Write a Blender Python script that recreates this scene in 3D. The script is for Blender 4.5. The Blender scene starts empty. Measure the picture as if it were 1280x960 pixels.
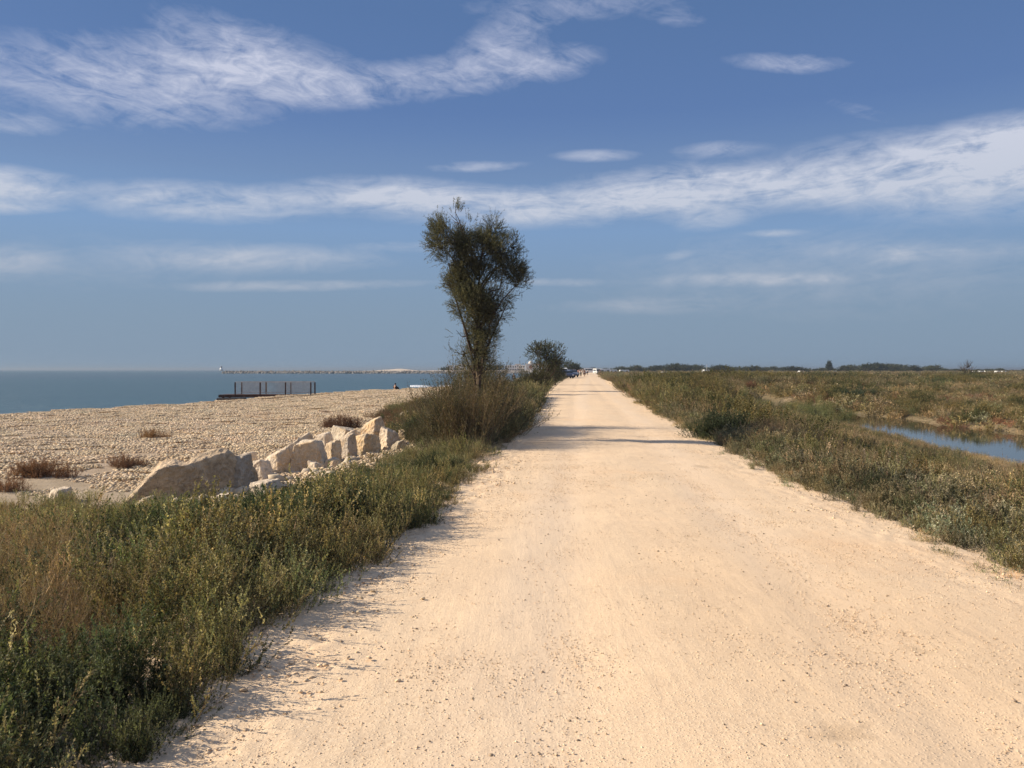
import bpy, bmesh, math, random
import numpy as np
from mathutils import Vector, Matrix

# ------------------------------------------------------------------ camera, sky, sun, exposure
SC = bpy.context.scene
COL = SC.collection
R = math.radians
EYE = 1.6
F = 1030.0 / 1280.0                      # focal length in picture widths

cam_d = bpy.data.cameras.new('camera')
cam_d.sensor_width = 36.0
cam_d.lens = 36.0 * F
cam_d.shift_y = -18.0 / 1280.0
cam_d.clip_start = 0.05
cam_d.clip_end = 60000.0
cam = bpy.data.objects.new('camera', cam_d)
COL.objects.link(cam)
cam.location = (0, 0, EYE)
cam.rotation_euler = (R(90), 0, 0)
SC.camera = cam

SUN_EL = R(29)
SUN_AZ = math.atan2(-1.0, 0.13)          # compass-like angle from +Y towards +X
sun_dir = Vector((math.sin(SUN_AZ) * math.cos(SUN_EL), math.cos(SUN_AZ) * math.cos(SUN_EL), math.sin(SUN_EL)))
sd = bpy.data.lights.new('sun', 'SUN')
sd.energy = 4.3
sd.angle = R(0.55)
sd.color = (1.0, 0.87, 0.70)
so = bpy.data.objects.new('sun', sd)
COL.objects.link(so)
so.rotation_euler = sun_dir.to_track_quat('Z', 'Y').to_euler()
so.location = (-50, 10, 40)

SC.view_settings.view_transform = 'Standard'
SC.view_settings.look = 'None'
SC.view_settings.exposure = 0.80
SC.view_settings.gamma = 1.0
SC.view_settings.use_curve_mapping = False
SC.render.engine = 'CYCLES'
SC.cycles.max_bounces = 6
SC.cycles.transparent_max_bounces = 8
SC.cycles.use_denoising = True


class NT:
    """small helper for wiring nodes"""
    def __init__(s, tree):
        s.t = tree
        s.t.nodes.clear()

    def n(s, kind, **kw):
        nd = s.t.nodes.new(kind)
        for k, v in kw.items():
            setattr(nd, k, v)
        return nd

    def put(s, sock, v):
        if isinstance(v, bpy.types.NodeSocket):
            s.t.links.new(v, sock)
        elif v is not None:
            sock.default_value = v

    def math(s, op, a, b=None, c=None, clamp=False):
        nd = s.n('ShaderNodeMath', operation=op, use_clamp=clamp)
        s.put(nd.inputs[0], a)
        s.put(nd.inputs[1], b)
        s.put(nd.inputs[2], c)
        return nd.outputs[0]

    def vmath(s, op, a, b=None):
        nd = s.n('ShaderNodeVectorMath', operation=op)
        s.put(nd.inputs[0], a)
        if b is not None:
            s.put(nd.inputs[1], b)
        return nd.outputs['Value'] if op in ('LENGTH', 'DOT_PRODUCT') else nd.outputs[0]

    def noise(s, vec, scale, detail=4, rough=0.55, dist=0.0, color=False):
        nd = s.n('ShaderNodeTexNoise')
        if vec is not None:
            s.put(nd.inputs['Vector'], vec)
        nd.inputs['Scale'].default_value = scale
        nd.inputs['Detail'].default_value = detail
        nd.inputs['Roughness'].default_value = rough
        nd.inputs['Distortion'].default_value = dist
        return nd.outputs['Color'] if color else nd.outputs['Fac']

    def voro(s, vec, scale, feature='F1'):
        nd = s.n('ShaderNodeTexVoronoi', feature=feature)
        if vec is not None:
            s.put(nd.inputs['Vector'], vec)
        nd.inputs['Scale'].default_value = scale
        return nd.outputs['Distance']

    def ramp(s, fac, stops, interp='LINEAR'):
        nd = s.n('ShaderNodeValToRGB')
        cr = nd.color_ramp
        cr.interpolation = interp
        while len(cr.elements) < len(stops):
            cr.elements.new(0.5)
        for e, (p, c) in zip(cr.elements, stops):
            e.position = p
            e.color = (*c, 1) if len(c) == 3 else c
        s.put(nd.inputs[0], fac)
        return nd.outputs[0]

    def mix(s, fac, a, b, mode='MIX'):
        nd = s.n('ShaderNodeMix', data_type='RGBA', blend_type=mode)
        s.put(nd.inputs[0], fac)
        for sock, v in ((nd.inputs[6], a), (nd.inputs[7], b)):
            if isinstance(v, tuple) and len(v) == 3:
                v = (*v, 1)
            s.put(sock, v)
        return nd.outputs[2]

    def maprange(s, v, a, b, c, d, smooth=True):
        nd = s.n('ShaderNodeMapRange', interpolation_type='SMOOTHSTEP' if smooth else 'LINEAR')
        for i, x in enumerate((v, a, b, c, d)):
            s.put(nd.inputs[i], x)
        return nd.outputs[0]

    def mapping(s, vec, loc=(0, 0, 0), rot=(0, 0, 0), scale=(1, 1, 1), kind='POINT'):
        nd = s.n('ShaderNodeMapping', vector_type=kind)
        s.put(nd.inputs[0], vec)
        nd.inputs[1].default_value = loc
        nd.inputs[2].default_value = rot
        nd.inputs[3].default_value = scale
        return nd.outputs[0]


def px_az(px):
    return math.degrees(math.atan((px - 640) / 1030))


def px_el(px, py):
    return math.degrees(math.atan((462 - py) / 1030 * math.cos(math.atan((px - 640) / 1030))))


world = bpy.data.worlds.new('World')
SC.world = world
world.use_nodes = True
w = NT(world.node_tree)
sky = w.n('ShaderNodeTexSky', sky_type='NISHITA')
sky.sun_disc = False
sky.sun_elevation = SUN_EL
sky.sun_rotation = SUN_AZ
sky.altitude = 0
sky.air_density = 1.0
sky.dust_density = 0.6
sky.ozone_density = 2.0
gen = w.n('ShaderNodeTexCoord').outputs['Generated']
sep = w.n('ShaderNodeSeparateXYZ')
w.put(sep.inputs[0], gen)
gx, gy, gz = sep.outputs
az = w.math('MULTIPLY', w.math('ARCTAN2', gx, gy), 180 / math.pi)
el = w.math('MULTIPLY', w.math('ARCSINE', gz), 180 / math.pi)
# elevation tint of the clear sky (same all the way round): greyer and darker near the sea horizon than clean air
elf = w.math('DIVIDE', el, 40.0, clamp=True)
tint = w.ramp(elf, [(0.0, (0.35, 0.50, 0.90)), (0.10, (0.38, 0.55, 0.87)), (0.22, (0.51, 0.63, 0.82)), (0.42, (0.77, 0.84, 1.0)), (0.58, (0.72, 0.80, 0.99)), (1.0, (0.72, 0.80, 1.0))])
skyc = w.mix(1.0, sky.outputs[0], tint, 'MULTIPLY')
# most of the dome is thin hazy air that differs little round the compass; the rest is the clear-air sky
even = w.ramp(elf, [(0.0, (2.03, 2.72, 3.50)), (0.083, (2.03, 2.95, 4.05)), (0.235, (1.84, 3.14, 5.40)), (0.33, (1.38, 2.28, 4.15)), (0.43, (0.975, 1.76, 3.68)), (0.58, (0.85, 1.60, 3.32)), (1.0, (0.80, 1.5, 3.1))])
skyc = w.mix(0.86, skyc, even)
# the grey-blue haze band low over the horizon, the same all the way round
hz = w.ramp(elf, [(0.0, (1.0, 1.0, 1.0)), (0.08, (0.76, 0.76, 0.76)), (0.2, (0.34, 0.34, 0.34)), (0.4, (0.0, 0.0, 0.0))])
skyc = w.mix(hz, skyc, (2.06, 2.84, 3.80))
ae = w.n('ShaderNodeCombineXYZ')
w.put(ae.inputs[0], az)
w.put(ae.inputs[1], el)
ae = ae.outputs[0]
# wisps: fibrous noise, warped, in a direction grid that stretches sideways
warp = w.noise(w.mapping(ae, scale=(0.05, 0.11, 1)), 1.0, 3, 0.5, color=True)
wv = w.vmath('MULTIPLY', w.vmath('SUBTRACT', warp, (0.5, 0.5, 0.5)), (9, 5.0, 0))
aw = w.vmath('ADD', ae, wv)
n_fib = w.noise(w.mapping(aw, rot=(0, 0, R(-16)), scale=(9.0, 2.1, 1), kind='TEXTURE'), 1.0, 9, 0.66, 0.5)
n_flat = w.noise(w.mapping(aw, rot=(0, 0, R(3)), scale=(6.0, 1.25, 1), kind='TEXTURE'), 1.0, 9, 0.64, 0.4)
n_puff = w.noise(w.mapping(ae, scale=(0.45, 1.0, 1)), 1.0, 9, 0.66, 0.8)


def streak(px0, py0, px1, py1, thick, amp, power=1.0):
    """a long soft patch between two directions of the sky; thick in picture pixels (half width)"""
    a0, e0, a1, e1 = px_az(px0), px_el(px0, py0), px_az(px1), px_el(px1, py1)
    ln = math.hypot(a1 - a0, e1 - e0)
    v = w.mapping(ae, loc=((a0 + a1) / 2, (e0 + e1) / 2, 0), rot=(0, 0, math.atan2(e1 - e0, a1 - a0)),
                  scale=(ln / 2, thick * 0.0556, 1), kind='TEXTURE')
    r = w.vmath('LENGTH', v)
    return w.maprange(r, 0.15, 1.25, amp, 0.0)


def total(items):
    out = items[0]
    for it in items[1:]:
        out = w.math('ADD', out, it)
    return out


cirrus = total([
    streak(-140, 70, 420, 116, 58, 0.46),
    streak(150, 15, 500, 120, 44, 0.44),
    streak(360, 112, 760, 66, 30, 0.42),
    streak(560, 60, 700, 34, 24, 0.34),
    streak(540, 10, 900, -6, 22, 0.26),
    streak(620, 90, 760, 70, 26, 0.20),
    streak(-60, 150, 90, 160, 14, 0.28),
    streak(800, 24, 900, 20, 14, 0.22),
    streak(890, 74, 1080, 82, 13, 0.34),
    streak(1010, 120, 1150, 160, 12, 0.18),
])
bands = total([
    streak(-120, 226, 120, 238, 24, 0.66),
    streak(-80, 260, 90, 261, 8, 0.40),
    streak(40, 240, 440, 258, 26, 0.56),
    streak(330, 238, 620, 240, 24, 0.50),
    streak(420, 256, 900, 252, 28, 0.60),
    streak(700, 236, 1080, 230, 34, 0.62),
    streak(930, 218, 1500, 205, 50, 0.74),
    streak(1140, 182, 1500, 165, 36, 0.62),
    streak(525, 210, 670, 205, 8, 0.34),
    streak(680, 195, 810, 193, 9, 0.32),
    streak(830, 190, 970, 181, 11, 0.28),
    streak(830, 280, 950, 268, 14, 0.32),
    streak(930, 292, 1010, 290, 5, 0.30),
    streak(1080, 328, 1155, 314, 11, 0.28),
    streak(830, 322, 868, 315, 6, 0.22),
    streak(120, 316, 520, 324, 20, 0.36),
    streak(430, 305, 620, 310, 9, 0.26),
    streak(190, 359, 560, 353, 8, 0.44),
    streak(640, 352, 760, 353, 6, 0.36),
    streak(780, 350, 1130, 346, 9, 0.34),
    streak(-100, 330, 100, 325, 20, 0.26),
    streak(650, 385, 960, 378, 12, 0.24),
    streak(960, 310, 1400, 312, 12, 0.20),
    streak(660, 345, 1500, 330, 70, 0.20),
    streak(-200, 320, 420, 330, 40, 0.16),
])
elsewhere = w.maprange(w.math('ABSOLUTE', az), 42, 60, 0.0, 0.40)
fib = w.math('MULTIPLY_ADD', n_fib, 0.55, w.math('MULTIPLY', n_puff, 0.45))
c1 = w.maprange(w.math('MULTIPLY', w.math('MULTIPLY_ADD', fib, 6.2, -2.05), w.math('ADD', cirrus, elsewhere)), 0.10, 0.92, 0.0, 0.82, False)
flat = w.math('MULTIPLY_ADD', n_flat, 0.6, w.math('MULTIPLY', n_puff, 0.4))
c2 = w.maprange(w.math('MULTIPLY', w.math('MULTIPLY_ADD', flat, 6.4, -1.95), bands), 0.08, 1.02, 0.0, 0.94, False)
cloud = w.math('MAXIMUM', c1, c2)
cloud = w.math('MULTIPLY', cloud, w.maprange(el, 0.5, 5.0, 0.0, 1.0))
cloudcol = w.ramp(elf, [(0.0, (3.1, 3.5, 4.1)), (0.25, (4.8, 5.2, 6.1)), (0.42, (5.9, 6.1, 7.1)), (0.6, (5.6, 5.8, 7.1))])
final = w.mix(cloud, skyc, cloudcol)
bg = w.n('ShaderNodeBackground')
w.put(bg.inputs[0], final)
bg.inputs[1].default_value = 0.066
wo = w.n('ShaderNodeOutputWorld')
w.t.links.new(bg.outputs[0], wo.inputs[0])

# ------------------------------------------------------------------ general helpers
rng = np.random.default_rng(7)


def tag(o, label=None, cat=None, group=None, kind=None):
    if label: o['label'] = label
    if cat: o['category'] = cat
    if group: o['group'] = group
    if kind: o['kind'] = kind
    return o


def link(name, me, mat=None, parent=None, loc=None, rz=None):
    o = bpy.data.objects.new(name, me)
    COL.objects.link(o)
    if mat is not None and me is not None and not me.materials:
        me.materials.append(mat)
    if parent is not None:
        o.parent = parent
    if loc is not None:
        o.location = loc
    if rz is not None:
        o.rotation_euler = (0, 0, rz)
    return o


def empty(name, loc, rz=0.0):
    o = bpy.data.objects.new(name, None)
    o.empty_display_size = 0.2
    COL.objects.link(o)
    o.location = loc
    o.rotation_euler = (0, 0, rz)
    return o


def mesh_np(name, V, Fq, col=None, smooth=False, mats=(), midx=None):
    """mesh from numpy vertices and quads (or triangles), optional per-vertex colour 'tone'"""
    me = bpy.data.meshes.new(name)
    V = np.asarray(V, dtype=np.float32)
    Fq = np.asarray(Fq, dtype=np.int32)
    k = Fq.shape[1]
    me.vertices.add(len(V))
    me.vertices.foreach_set('co', V.ravel())
    me.loops.add(Fq.size)
    me.loops.foreach_set('vertex_index', Fq.ravel())
    me.polygons.add(len(Fq))
    me.polygons.foreach_set('loop_start', np.arange(0, Fq.size, k, dtype=np.int32))
    me.polygons.foreach_set('loop_total', np.full(len(Fq), k, dtype=np.int32))
    if midx is not None:
        me.polygons.foreach_set('material_index', np.asarray(midx, dtype=np.int32))
    if smooth:
        me.polygons.foreach_set('use_smooth', np.ones(len(Fq), dtype=bool))
    if col is not None:
        a = me.color_attributes.new('tone', 'FLOAT_COLOR', 'POINT')
        c4 = np.ones((len(V), 4), dtype=np.float32)
        c4[:, :3] = col
        a.data.foreach_set('color', c4.ravel())
    for m in mats:
        me.materials.append(m)
    me.update(calc_edges=True)
    return me


def bm_mesh(name, bm, mat=None, smooth=False):
    me = bpy.data.meshes.new(name)
    bm.normal_update()
    bm.to_mesh(me)
    bm.free()
    if smooth:
        for p in me.polygons:
            p.use_smooth = True
    if mat:
        me.materials.append(mat)
    return me


def box(bm, x0, x1, y0, y1, z0, z1, bevel=0.0):
    r = bmesh.ops.create_cube(bm, size=1.0, matrix=Matrix.Translation(((x0 + x1) / 2, (y0 + y1) / 2, (z0 + z1) / 2)) @ Matrix.Diagonal((x1 - x0, y1 - y0, z1 - z0, 1)))
    if bevel:
        es = list({e for v in r['verts'] for e in v.link_edges})
        bmesh.ops.bevel(bm, geom=es, offset=bevel, segments=2, affect='EDGES')


def box_part(name, dims, mat, parent, bevel=0.0):
    bm = bmesh.new()
    box(bm, *dims, bevel=bevel)
    return link(name, bm_mesh(name, bm, mat), parent=parent)


def cyl(bm, p0, p1, r0, r1=None, seg=10):
    p0, p1 = Vector(p0), Vector(p1)
    r1 = r0 if r1 is None else r1
    d = p1 - p0
    m = Matrix.Translation((p0 + p1) / 2) @ d.to_track_quat('Z', 'Y').to_matrix().to_4x4()
    bmesh.ops.create_cone(bm, cap_ends=True, segments=seg, radius1=r0, radius2=r1, depth=d.length, matrix=m)


def vnoise(x, y, seed=0):
    """smooth value noise in 0..1"""
    xi, yi = np.floor(x).astype(np.int64), np.floor(y).astype(np.int64)
    xf, yf = x - xi, y - yi

    def h(a, b):
        n = (a * 374761393 + b * 668265263 + seed * 974634777) & 0xffffffff
        n = ((n ^ (n >> 13)) * 1274126177) & 0xffffffff
        return ((n ^ (n >> 16)) & 0xffff) / 65535.0
    u, v = xf * xf * (3 - 2 * xf), yf * yf * (3 - 2 * yf)
    return (h(xi, yi) * (1 - u) + h(xi + 1, yi) * u) * (1 - v) + (h(xi, yi + 1) * (1 - u) + h(xi + 1, yi + 1) * u) * v


def fbm(x, y, seed=0, oct=4):
    x, y = np.asarray(x, float), np.asarray(y, float)
    s, a, t = 0.0, 0.5, 0.0
    for i in range(oct):
        s = s + a * vnoise(x * 2 ** i + 17.3 * i, y * 2 ** i - 9.1 * i, seed + i)
        t += a
        a *= 0.5
    return s / t


def sstep(t):
    t = np.clip(t, 0, 1)
    return t * t * (3 - 2 * t)


# ------------------------------------------------------------------ the lie of the land (metres; camera at 0,0; Y ahead)
_RY = [-30, 3.3, 5.5, 12, 18, 28, 50, 92, 200, 420]
_RL = [-1.9, -1.86, -1.97, -1.71, -1.70, -1.85, -2.5, -3.3, -4.6, -5]
_RR = [3.5, 3.45, 3.35, 2.8, 2.58, 2.5, 2.2, 2.0, 2.0, 2.0]


def xl(Y):
    return 0.0951 * Y + np.interp(Y, _RY, _RL)


def xr(Y):
    return 0.0951 * Y + np.interp(Y, _RY, _RR)


_SY = [-60, -10, 10, 25, 36, 48, 61, 77, 88, 110, 150, 220, 400, 560, 640, 900, 4000]
_SX = [-44, -34, -30, -26, -22.4, -18.6, -16.6, -13.4, -8.5, -3.0, 2.6, 10, 22, 30, 34, 36, 36]


def xs(Y):
    return np.interp(Y, _SY, _SX)


_CY = [-30, 10, 20, 31, 48, 60, 68]
_C1 = [11.8, 12.3, 13.0, 13.9, 15.7, 17.1, 19.0]
_C2 = [19.0, 19.0, 19.1, 19.3, 19.4, 19.8, 19.9]
SEA_Z, CANAL_Z = -1.3, -0.92


def land(X, Y):
    X, Y = np.asarray(X, float), np.asarray(Y, float)
    L, Rr, S = xl(Y), xr(Y), xs(Y)
    z = np.zeros_like(X * Y)
    d = L - X
    zl = -0.42 * sstep((d - 0.1) / 4.2) - 0.12 * sstep((d - 3.5) / 2) * sstep((22 - Y) / 8)
    span = np.maximum(L - 5 - S, 1.0)
    zl = zl + 0.02 * sstep((L - 5 - X) / span) - 0.05 * np.exp(-((Y - 58) / 14) ** 2) * sstep((L - 5 - X) / span)
    z = np.where(d > 0, zl, z)
    off = S - X + (fbm(X * 0.05, Y * 0.05, 5) - 0.5) * 1.0
    z = np.where((off > 0) & (Y < 640), np.maximum(-0.34 - 0.14 * off, -5.0), z)
    e = X - Rr
    zr = -0.34 * sstep((e - 0.15) / 3.5) - 0.24 * sstep((e - 3.0) / 4.5) * sstep((70 - Y) / 25)
    c1 = np.interp(Y, _CY, _C1) + (fbm(Y * 0.35, Y * 0 + 3.0, 11) - 0.5) * 1.2
    c2 = np.interp(Y, _CY, _C2) + (fbm(Y * 0.45, Y * 0 + 8.0, 12) - 0.5) * 1.6
    ok = sstep((70 - Y) / 3)
    cut = sstep((X - c1 + 0.5) / 1.1) * sstep((c2 - X + 0.12) / 0.28) * ok
    zr = zr - 0.22 * sstep((X - c2) / -1.0 + 1) * sstep((X - c1 + 3) / 3) * ok
    zr = zr - 0.18 * np.exp(-np.abs(X - c2) / 5) * ok
    zr = zr + 0.16 * (fbm(X * 0.08, Y * 0.08, 21) - 0.5) * sstep(e / 6)
    zr = zr + 0.85 * np.exp(-((X - 23) / 10) ** 2 - ((Y - 88) / 24) ** 2) + 0.5 * (fbm(X * 0.06, Y * 0.035, 22, 3) - 0.35) * sstep((X - 16) / 12) * sstep((Y - 30) / 40)
    zr = zr * (1 - cut) + (-1.35) * cut
    z = np.where(e > 0, zr, z)
    rough = (fbm(X * 0.9, Y * 0.9, 31) - 0.5) * 0.08
    inroad = (X > L - 0.3) & (X < Rr + 0.3)
    z = z + np.where(inroad, -0.05, rough * sstep(np.maximum(d, e) / 1.0))
    return z


def grid_mesh(name, xs_, ys_, zf, colf=None, mats=(), smooth=True):
    X, Y = np.meshgrid(xs_, ys_)
    if callable(zf):
        Z = zf(X, Y)
    V = np.stack([X, Y, Z], -1).reshape(-1, 3)
    nx, ny = len(xs_), len(ys_)
    i = np.arange(nx - 1)[None, :] + nx * np.arange(ny - 1)[:, None]
    Fq = np.stack([i, i + 1, i + 1 + nx, i + nx], -1).reshape(-1, 4)
    col = colf(X, Y).reshape(-1, 3) if colf else None
    return mesh_np(name, V, Fq, col, smooth, mats)


# ------------------------------------------------------------------ materials
def mat(name):
    m = bpy.data.materials.new(name)
    m.use_nodes = True
    t = NT(m.node_tree)
    out = t.n('ShaderNodeOutputMaterial')
    return m, t, out


def principled(t, out, col, rough=0.8, spec=0.3, metal=0.0, normal=None):
    p = t.n('ShaderNodeBsdfPrincipled')
    if isinstance(col, tuple) and len(col) == 3:
        col = (*col, 1)
    t.put(p.inputs['Base Color'], col)
    t.put(p.inputs['Roughness'], rough)
    p.inputs['Specular IOR Level'].default_value = spec
    p.inputs['Metallic'].default_value = metal
    if normal is not None:
        t.put(p.inputs['Normal'], normal)
    if out is not None:
        t.t.links.new(p.outputs[0], out.inputs[0])
    return p


def bump(t, h, strength, dist=0.02):
    b = t.n('ShaderNodeBump')
    b.inputs['Strength'].default_value = strength
    b.inputs['Distance'].default_value = dist
    t.put(b.inputs['Height'], h)
    return b.outputs[0]


def simple_mat(name, col, rough=0.7, spec=0.3, metal=0.0, vary=0.15, scale=3.0):
    m, t, out = mat(name)
    pos = t.n('ShaderNodeTexCoord').outputs['Object']
    nz = t.noise(pos, scale, 5, 0.6)
    c = t.mix(t.maprange(nz, 0.3, 0.7, 0, 1), tuple(x * (1 - vary) for x in col), tuple(min(1, x * (1 + vary)) for x in col))
    principled(t, out, c, rough, spec, metal, bump(t, t.noise(pos, scale * 12, 4), 0.15, 0.01))
    return m


def tone_attr(t):
    return t.n('ShaderNodeAttribute', attribute_name='tone', attribute_type='GEOMETRY').outputs['Color']


def leaf_mat(name, translucency=0.30, rough=0.75, instanced=True):
    m, t, out = mat(name)
    c = tone_attr(t)
    if instanced:
        ti = t.n('ShaderNodeAttribute', attribute_name='tint', attribute_type='INSTANCER').outputs['Color']
        c = t.mix(1.0, c, ti, 'MULTIPLY')
    p = principled(t, None, c, rough, 0.25)
    tr = t.n('ShaderNodeBsdfTranslucent')
    t.put(tr.inputs[0], t.mix(1.0, c, (1.15, 1.15, 0.75), 'MULTIPLY'))
    ms = t.n('ShaderNodeMixShader')
    ms.inputs[0].default_value = translucency
    t.t.links.new(p.outputs[0], ms.inputs[1])
    t.t.links.new(tr.outputs[0], ms.inputs[2])
    t.t.links.new(ms.outputs[0], out.inputs[0])
    return m


M_LEAF_I = leaf_mat('foliage_scattered')
M_LEAF = leaf_mat('foliage', instanced=False)


def stone_mat(name, instanced, rough=0.85, strength=0.35):
    m, t, out = mat(name)
    c = tone_attr(t)
    pos = t.n('ShaderNodeTexCoord').outputs['Object']
    nz = t.noise(pos, 60, 4, 0.6)
    c = t.mix(t.maprange(nz, 0.35, 0.65, 0.0, 0.35), c, t.mix(1.0, c, (0.7, 0.66, 0.6), 'MULTIPLY'))
    if instanced:
        ti = t.n('ShaderNodeAttribute', attribute_name='tint', attribute_type='INSTANCER').outputs['Color']
        c = t.mix(1.0, c, ti, 'MULTIPLY')
    principled(t, out, c, rough, 0.25, 0, bump(t, nz, strength, 0.004))
    return m


M_PEBBLE = stone_mat('pebbles', True)

# dirt road: compacted pale limestone dust with fine grit, tyre bands and faint stains
M_ROAD, t, out = mat('compacted_limestone_dust')
geo = t.n('ShaderNodeNewGeometry').outputs['Position']
big = t.noise(t.mapping(geo, scale=(1.1, 0.12, 1)), 1.0, 5, 0.6)
mid = t.noise(geo, 1.3, 6, 0.62, 0.4)
fine = t.noise(geo, 42, 6, 0.72)
grit = t.voro(geo, 55)
grit2 = t.voro(geo, 24)
c = t.mix(t.maprange(mid, 0.35, 0.68, 0, 1), (0.655, 0.49, 0.325), (0.735, 0.55, 0.36))
c = t.mix(t.maprange(big, 0.40, 0.66, 0, 0.45), c, (0.62, 0.485, 0.335))
c = t.mix(t.maprange(t.noise(geo, 0.45, 5, 0.6, 0.5), 0.52, 0.72, 0, 0.55), c, (0.70, 0.47, 0.275))
c = t.mix(t.maprange(fine, 0.42, 0.70, 0, 0.5), c, (0.83, 0.66, 0.46))
c = t.mix(t.maprange(fine, 0.46, 0.30, 0, 0.45), c, (0.47, 0.345, 0.225))
spk = t.math('MULTIPLY', t.maprange(grit, 0.20, 0.08, 0, 1), t.maprange(t.noise(geo, 7, 3), 0.52, 0.66, 0, 0.6))
c = t.mix(spk, c, (0.34, 0.26, 0.18))
spk2 = t.math('MULTIPLY', t.maprange(grit2, 0.16, 0.08, 0, 1), t.maprange(t.noise(geo, 3.1, 3), 0.50, 0.62, 0, 0.5))
c = t.mix(spk2, c, (0.86, 0.74, 0.58))
# a few damp / dung stains, each with its own place on the road
for (sx, sy, ax, ay, rot, amt) in ((3.08, 13.4, 0.16, 0.32, 0.2, 0.5), (1.42, 3.55, 0.20, 0.12, 0.5, 0.38), (2.25, 4.62, 0.15, 0.07, -0.8, 0.42),
                                   (2.55, 10.1, 0.3, 0.2, 0.1, 0.12), (4.4, 16.3, 0.4, 0.5, 0.1, 0.15)):
    v = t.mapping(geo, loc=(sx, sy, 0), rot=(0, 0, rot), scale=(ax, ay, 1), kind='TEXTURE')
    sp = t.n('ShaderNodeSeparateXYZ'); t.put(sp.inputs[0], v)
    cc = t.n('ShaderNodeCombineXYZ'); t.put(cc.inputs[0], sp.outputs[0]); t.put(cc.inputs[1], sp.outputs[1])
    r = t.math('ADD', t.vmath('LENGTH', cc.outputs[0]), t.math('MULTIPLY', t.math('SUBTRACT', t.noise(geo, 11, 5, 0.7), 0.5), 2.6))
    c = t.mix(t.maprange(r, 0.3, 1.0, amt, 0.0), c, (0.27, 0.185, 0.11))
sx3 = t.n('ShaderNodeSeparateXYZ'); t.put(sx3.inputs[0], geo)
lat = t.math('SUBTRACT', sx3.outputs[0], t.math('MULTIPLY_ADD', sx3.outputs[1], 0.0951, 0.55))
lat = t.math('ADD', lat, t.math('MULTIPLY', t.math('SUBTRACT', t.noise(t.mapping(geo, scale=(0.0, 0.16, 0)), 1.0, 3), 0.5), 0.7))
trk = t.maprange(t.math('ABSOLUTE', t.math('SUBTRACT', t.math('ABSOLUTE', lat), 0.95)), 0.12, 0.5, 1.0, 0.0)
c = t.mix(t.math('MULTIPLY', trk, t.maprange(big, 0.3, 0.6, 0.12, 0.5)), c, (0.70, 0.555, 0.405))
wv_ = t.vmath('LENGTH', t.mapping(geo, loc=(2.1, 4.4, 0), rot=(0, 0, 0.1), scale=(1.7, 4.0, 40), kind='TEXTURE'))
c = t.mix(t.maprange(t.math('ADD', wv_, t.math('MULTIPLY', t.noise(geo, 1.2, 5, 0.6), 0.8)), 0.5, 1.7, 0.38, 0.0), c, (0.64, 0.455, 0.275))
h = t.math('ADD', t.math('MULTIPLY', fine, 0.6), t.math('MULTIPLY', t.maprange(grit, 0.0, 0.4, 1, 0), 0.35))
h = t.math('ADD', h, t.math('MULTIPLY', t.noise(t.mapping(geo, rot=(0, 0, 0.095), scale=(9, 1.1, 1)), 1.0, 4, 0.6), 0.9))
principled(t, out, c, 0.95, 0.12, 0, bump(t, h, 0.55, 0.012))

# general soil: colour zones are painted on the sheet, broken up with noise
M_SOIL, t, out = mat('soil_sand_and_marsh')
geo = t.n('ShaderNodeNewGeometry').outputs['Position']
c = tone_attr(t)
n1 = t.noise(geo, 1.7, 6, 0.65, 0.3)
n2 = t.noise(geo, 22, 6, 0.7)
c = t.mix(t.maprange(n1, 0.3, 0.7, 0, 0.55), c, t.mix(1.0, c, (0.66, 0.62, 0.55), 'MULTIPLY'))
c = t.mix(t.maprange(n2, 0.4, 0.7, 0, 0.5), c, t.mix(1.0, c, (1.3, 1.28, 1.22), 'MULTIPLY'))
principled(t, out, c, 0.95, 0.1, 0, bump(t, t.math('ADD', n2, t.math('MULTIPLY', n1, 0.5)), 0.7, 0.03))

# sea
M_SEA, t, out = mat('sea_water')
geo = t.n('ShaderNodeNewGeometry').outputs['Position']
w1 = t.noise(t.mapping(geo, rot=(0, 0, 0.3), scale=(0.35, 1.1, 1)), 1.0, 6, 0.62, 0.5)
w2 = t.noise(t.mapping(geo, rot=(0, 0, 0.2), scale=(0.010, 0.055, 1)), 1.0, 5, 0.6)
w3 = t.noise(t.mapping(geo, scale=(0.0011, 0.0040, 1)), 1.0, 4, 0.5)
c = t.mix(t.maprange(w2, 0.35, 0.65, 0, 1), (0.052, 0.098, 0.132), (0.068, 0.118, 0.150))
c = t.mix(t.maprange(w3, 0.4, 0.62, 0, 0.8), c, (0.056, 0.114, 0.140))
principled(t, out, c, 0.38, 0.30, 0, bump(t, t.math('ADD', w1, t.math('MULTIPLY', w2, 2.0)), 1.0, 0.5))

M_CANAL, t, out = mat('canal_water')
geo = t.n('ShaderNodeNewGeometry').outputs['Position']
w1 = t.noise(t.mapping(geo, scale=(3.0, 5.0, 1)), 1.0, 3, 0.5)
principled(t, out, (0.032, 0.034, 0.022), 0.05, 0.36, 0, bump(t, w1, 0.06, 0.02))

M_FOAM, t, out = mat('sea_foam')
geo = t.n('ShaderNodeNewGeometry').outputs['Position']
principled(t, out, (0.62, 0.66, 0.70), 0.7, 0.3, 0, bump(t, t.noise(geo, 5, 5), 0.6, 0.1))

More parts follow.
